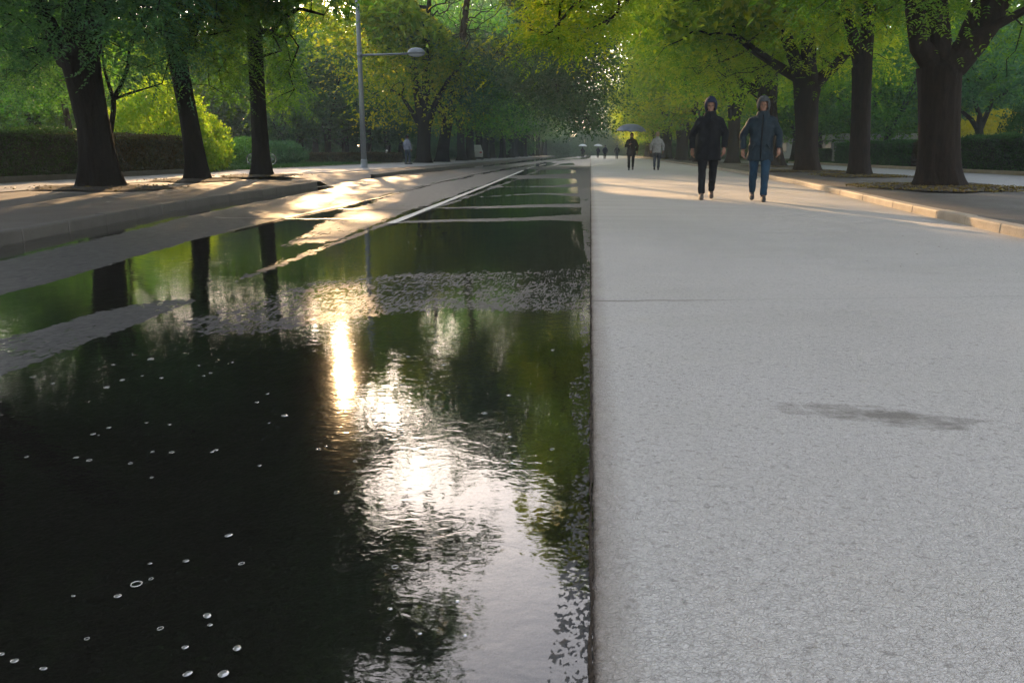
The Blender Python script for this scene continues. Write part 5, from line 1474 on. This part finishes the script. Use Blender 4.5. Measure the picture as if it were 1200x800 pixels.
person('sandy haired person in pale grey hoodie and dark jeans seen from behind', (g4[0], g4[1], .019), math.pi - .08, 1.80, 'grey_hoodie', 'dark_jeans', SHOE_BLACK, None, None, 'sandy_hair', .80, .14, None, .014, 1.0, detail=False)
g5 = G(478, 195)
person('lone person in pale grey jacket standing beside the big forked tree', (g5[0], g5[1], PAV + .01), 2.6, 1.80, 'pale_grey', 'dark_jeans', SHOE_BLACK, None, None, 'dark_hair', .88, .08, None, .016, 1.05, detail=False)
p = W(709, 179, 108); person('tiny dark figure walking far along the walkway, left of two', (p[0], 108, .02), 0, 1.78, 'navy_cloth', 'black_cloth', SHOE_BLACK, None, None, 'dark_hair', .72, .12, None, .022, 1.1, detail=False)
p = W(723, 179, 108); person('tiny thin dark figure far along the walkway, right of two', (p[0], 108, .02), math.pi, 1.75, 'black_cloth', 'black_cloth', SHOE_BLACK, None, None, 'dark_hair', .72, .03, None, .022, .95, detail=False)

def umbrella(label, loc, r, zt, cmat, tilt=0.0, hand=1.2):
    t = thing('umbrella', label, 'umbrella', loc); t.rotation_euler = (0, tilt, 0)
    V = [[0, 0, zt]]; n, m = 32, 7
    for i_ in range(1, m + 1):
        f = i_ / m
        for j in range(n):
            a = 2 * math.pi * j / n; sc_ = 1 - .07 * f * (.5 - .5 * math.cos(8 * a)) ; z = zt - .72 * r * (1 - math.cos(f * 1.25)) + .03 * f * (.5 - .5 * math.cos(8 * a))
            V.append([r * math.sin(f * 1.35) / math.sin(1.35) * math.cos(a) * sc_, r * math.sin(f * 1.35) / math.sin(1.35) * math.sin(a) * sc_, z])
    T = [[0, 1 + j, 1 + (j + 1) % n] for j in range(n)]; Q = []
    for i_ in range(m - 1):
        for j in range(n):
            p, q = 1 + i_ * n + j, 1 + i_ * n + (j + 1) % n; Q.append([p, p + n, q + n, q])
    o = link('canopy', np_mesh('canopy', V, Q, T, smooth=True), cmat, t)
    for k in range(8):
        a = k * 6.2832 / 8; mb = MB()
        mb.tube([(r * math.sin(f * 1.35) / math.sin(1.35) * math.cos(a) * 1.0, r * math.sin(f * 1.35) / math.sin(1.35) * math.sin(a), zt - .012 - .72 * r * (1 - math.cos(f * 1.25))) for f in np.linspace(0, 1, 8)], .005, 5)
        mb.build('rib', MAT['chrome'], t)
    mb = MB(); mb.tube([(0, 0, hand - .12), (0, 0, zt + .06)], [.008, .006], 8); mb.build('shaft', MAT['black_metal'], t)
    mb = MB(); mb.tube([(0, 0, hand + .02), (0, 0, hand - .16), (0, -.03, hand - .20), (0, -.06, hand - .18)], .014, 8, round_end=True); mb.build('handle', MAT['rubber'], t)
    return t
t = NT('umbrella_cloth'); v = t.coord(); c = t.ramp(t.noise(v, 6, 3), [(.3, (.10, .125, .17)), (.7, (.15, .18, .23))])
tl = t.n('BsdfTranslucent'); tl.inputs['Color'].default_value = (.14, .17, .23, 1); m_ = t.n('MixShader', Fac=.3); t.l(t.bsdf(c, .45), m_.inputs[1]); t.l(tl.outputs[0], m_.inputs[2]); MAT['umbrella'] = t.done(m_.outputs[0])
MAT['umbrella_white'] = simple('white_umbrella_cloth', (.72, .73, .74), .5, .05, 6, 0)
umbrella('grey blue open umbrella held over the person in black', (g3[0] - .10, g3[1] - .20, .02), .72, 2.17, MAT['umbrella'], .03, 1.25)
for px_, Yk, lab, lab2 in ((682, 128, 'pale umbrella far off over the wet road, left of two', 'tiny figure under the left one of two far pale umbrellas'), (700, 128, 'pale umbrella far off at the start of the walkway, right of two', 'tiny figure under the right one of two far pale umbrellas')):
    p = W(px_, 179, Yk)
    umbrella(lab, (p[0], Yk - .2, .02), .68, 2.12, MAT['umbrella_white'], .06)
    person(lab2, (p[0] + .1, Yk, .02), 0, 1.72, 'navy_cloth', 'black_cloth', SHOE_BLACK, None, None, 'dark_hair', .72, .1, [((-.27, -.06, 1.12), (-.10, -.22, 1.22)), ((.29, .03, 1.13), (.28, -.04, .89))], .024, 1.0, detail=False)
# ------------------------------------------------------------------ haze
hb = MB(); hb.box((-470, -470, -1.2), (470, 470, 34))
ho = hb.build('haze', None, smooth=False)
t = NT('haze')
pv = t.n('VolumePrincipled'); pv.inputs['Color'].default_value = (.82, .94, .98, 1); pv.inputs['Density'].default_value = .0007; pv.inputs['Anisotropy'].default_value = .2
t.l(pv.outputs[0], t.out.inputs['Volume'])
ho.data.materials.append(t.m)
tag(ho, 'thin bluish haze filling the avenue', None, kind='stuff')
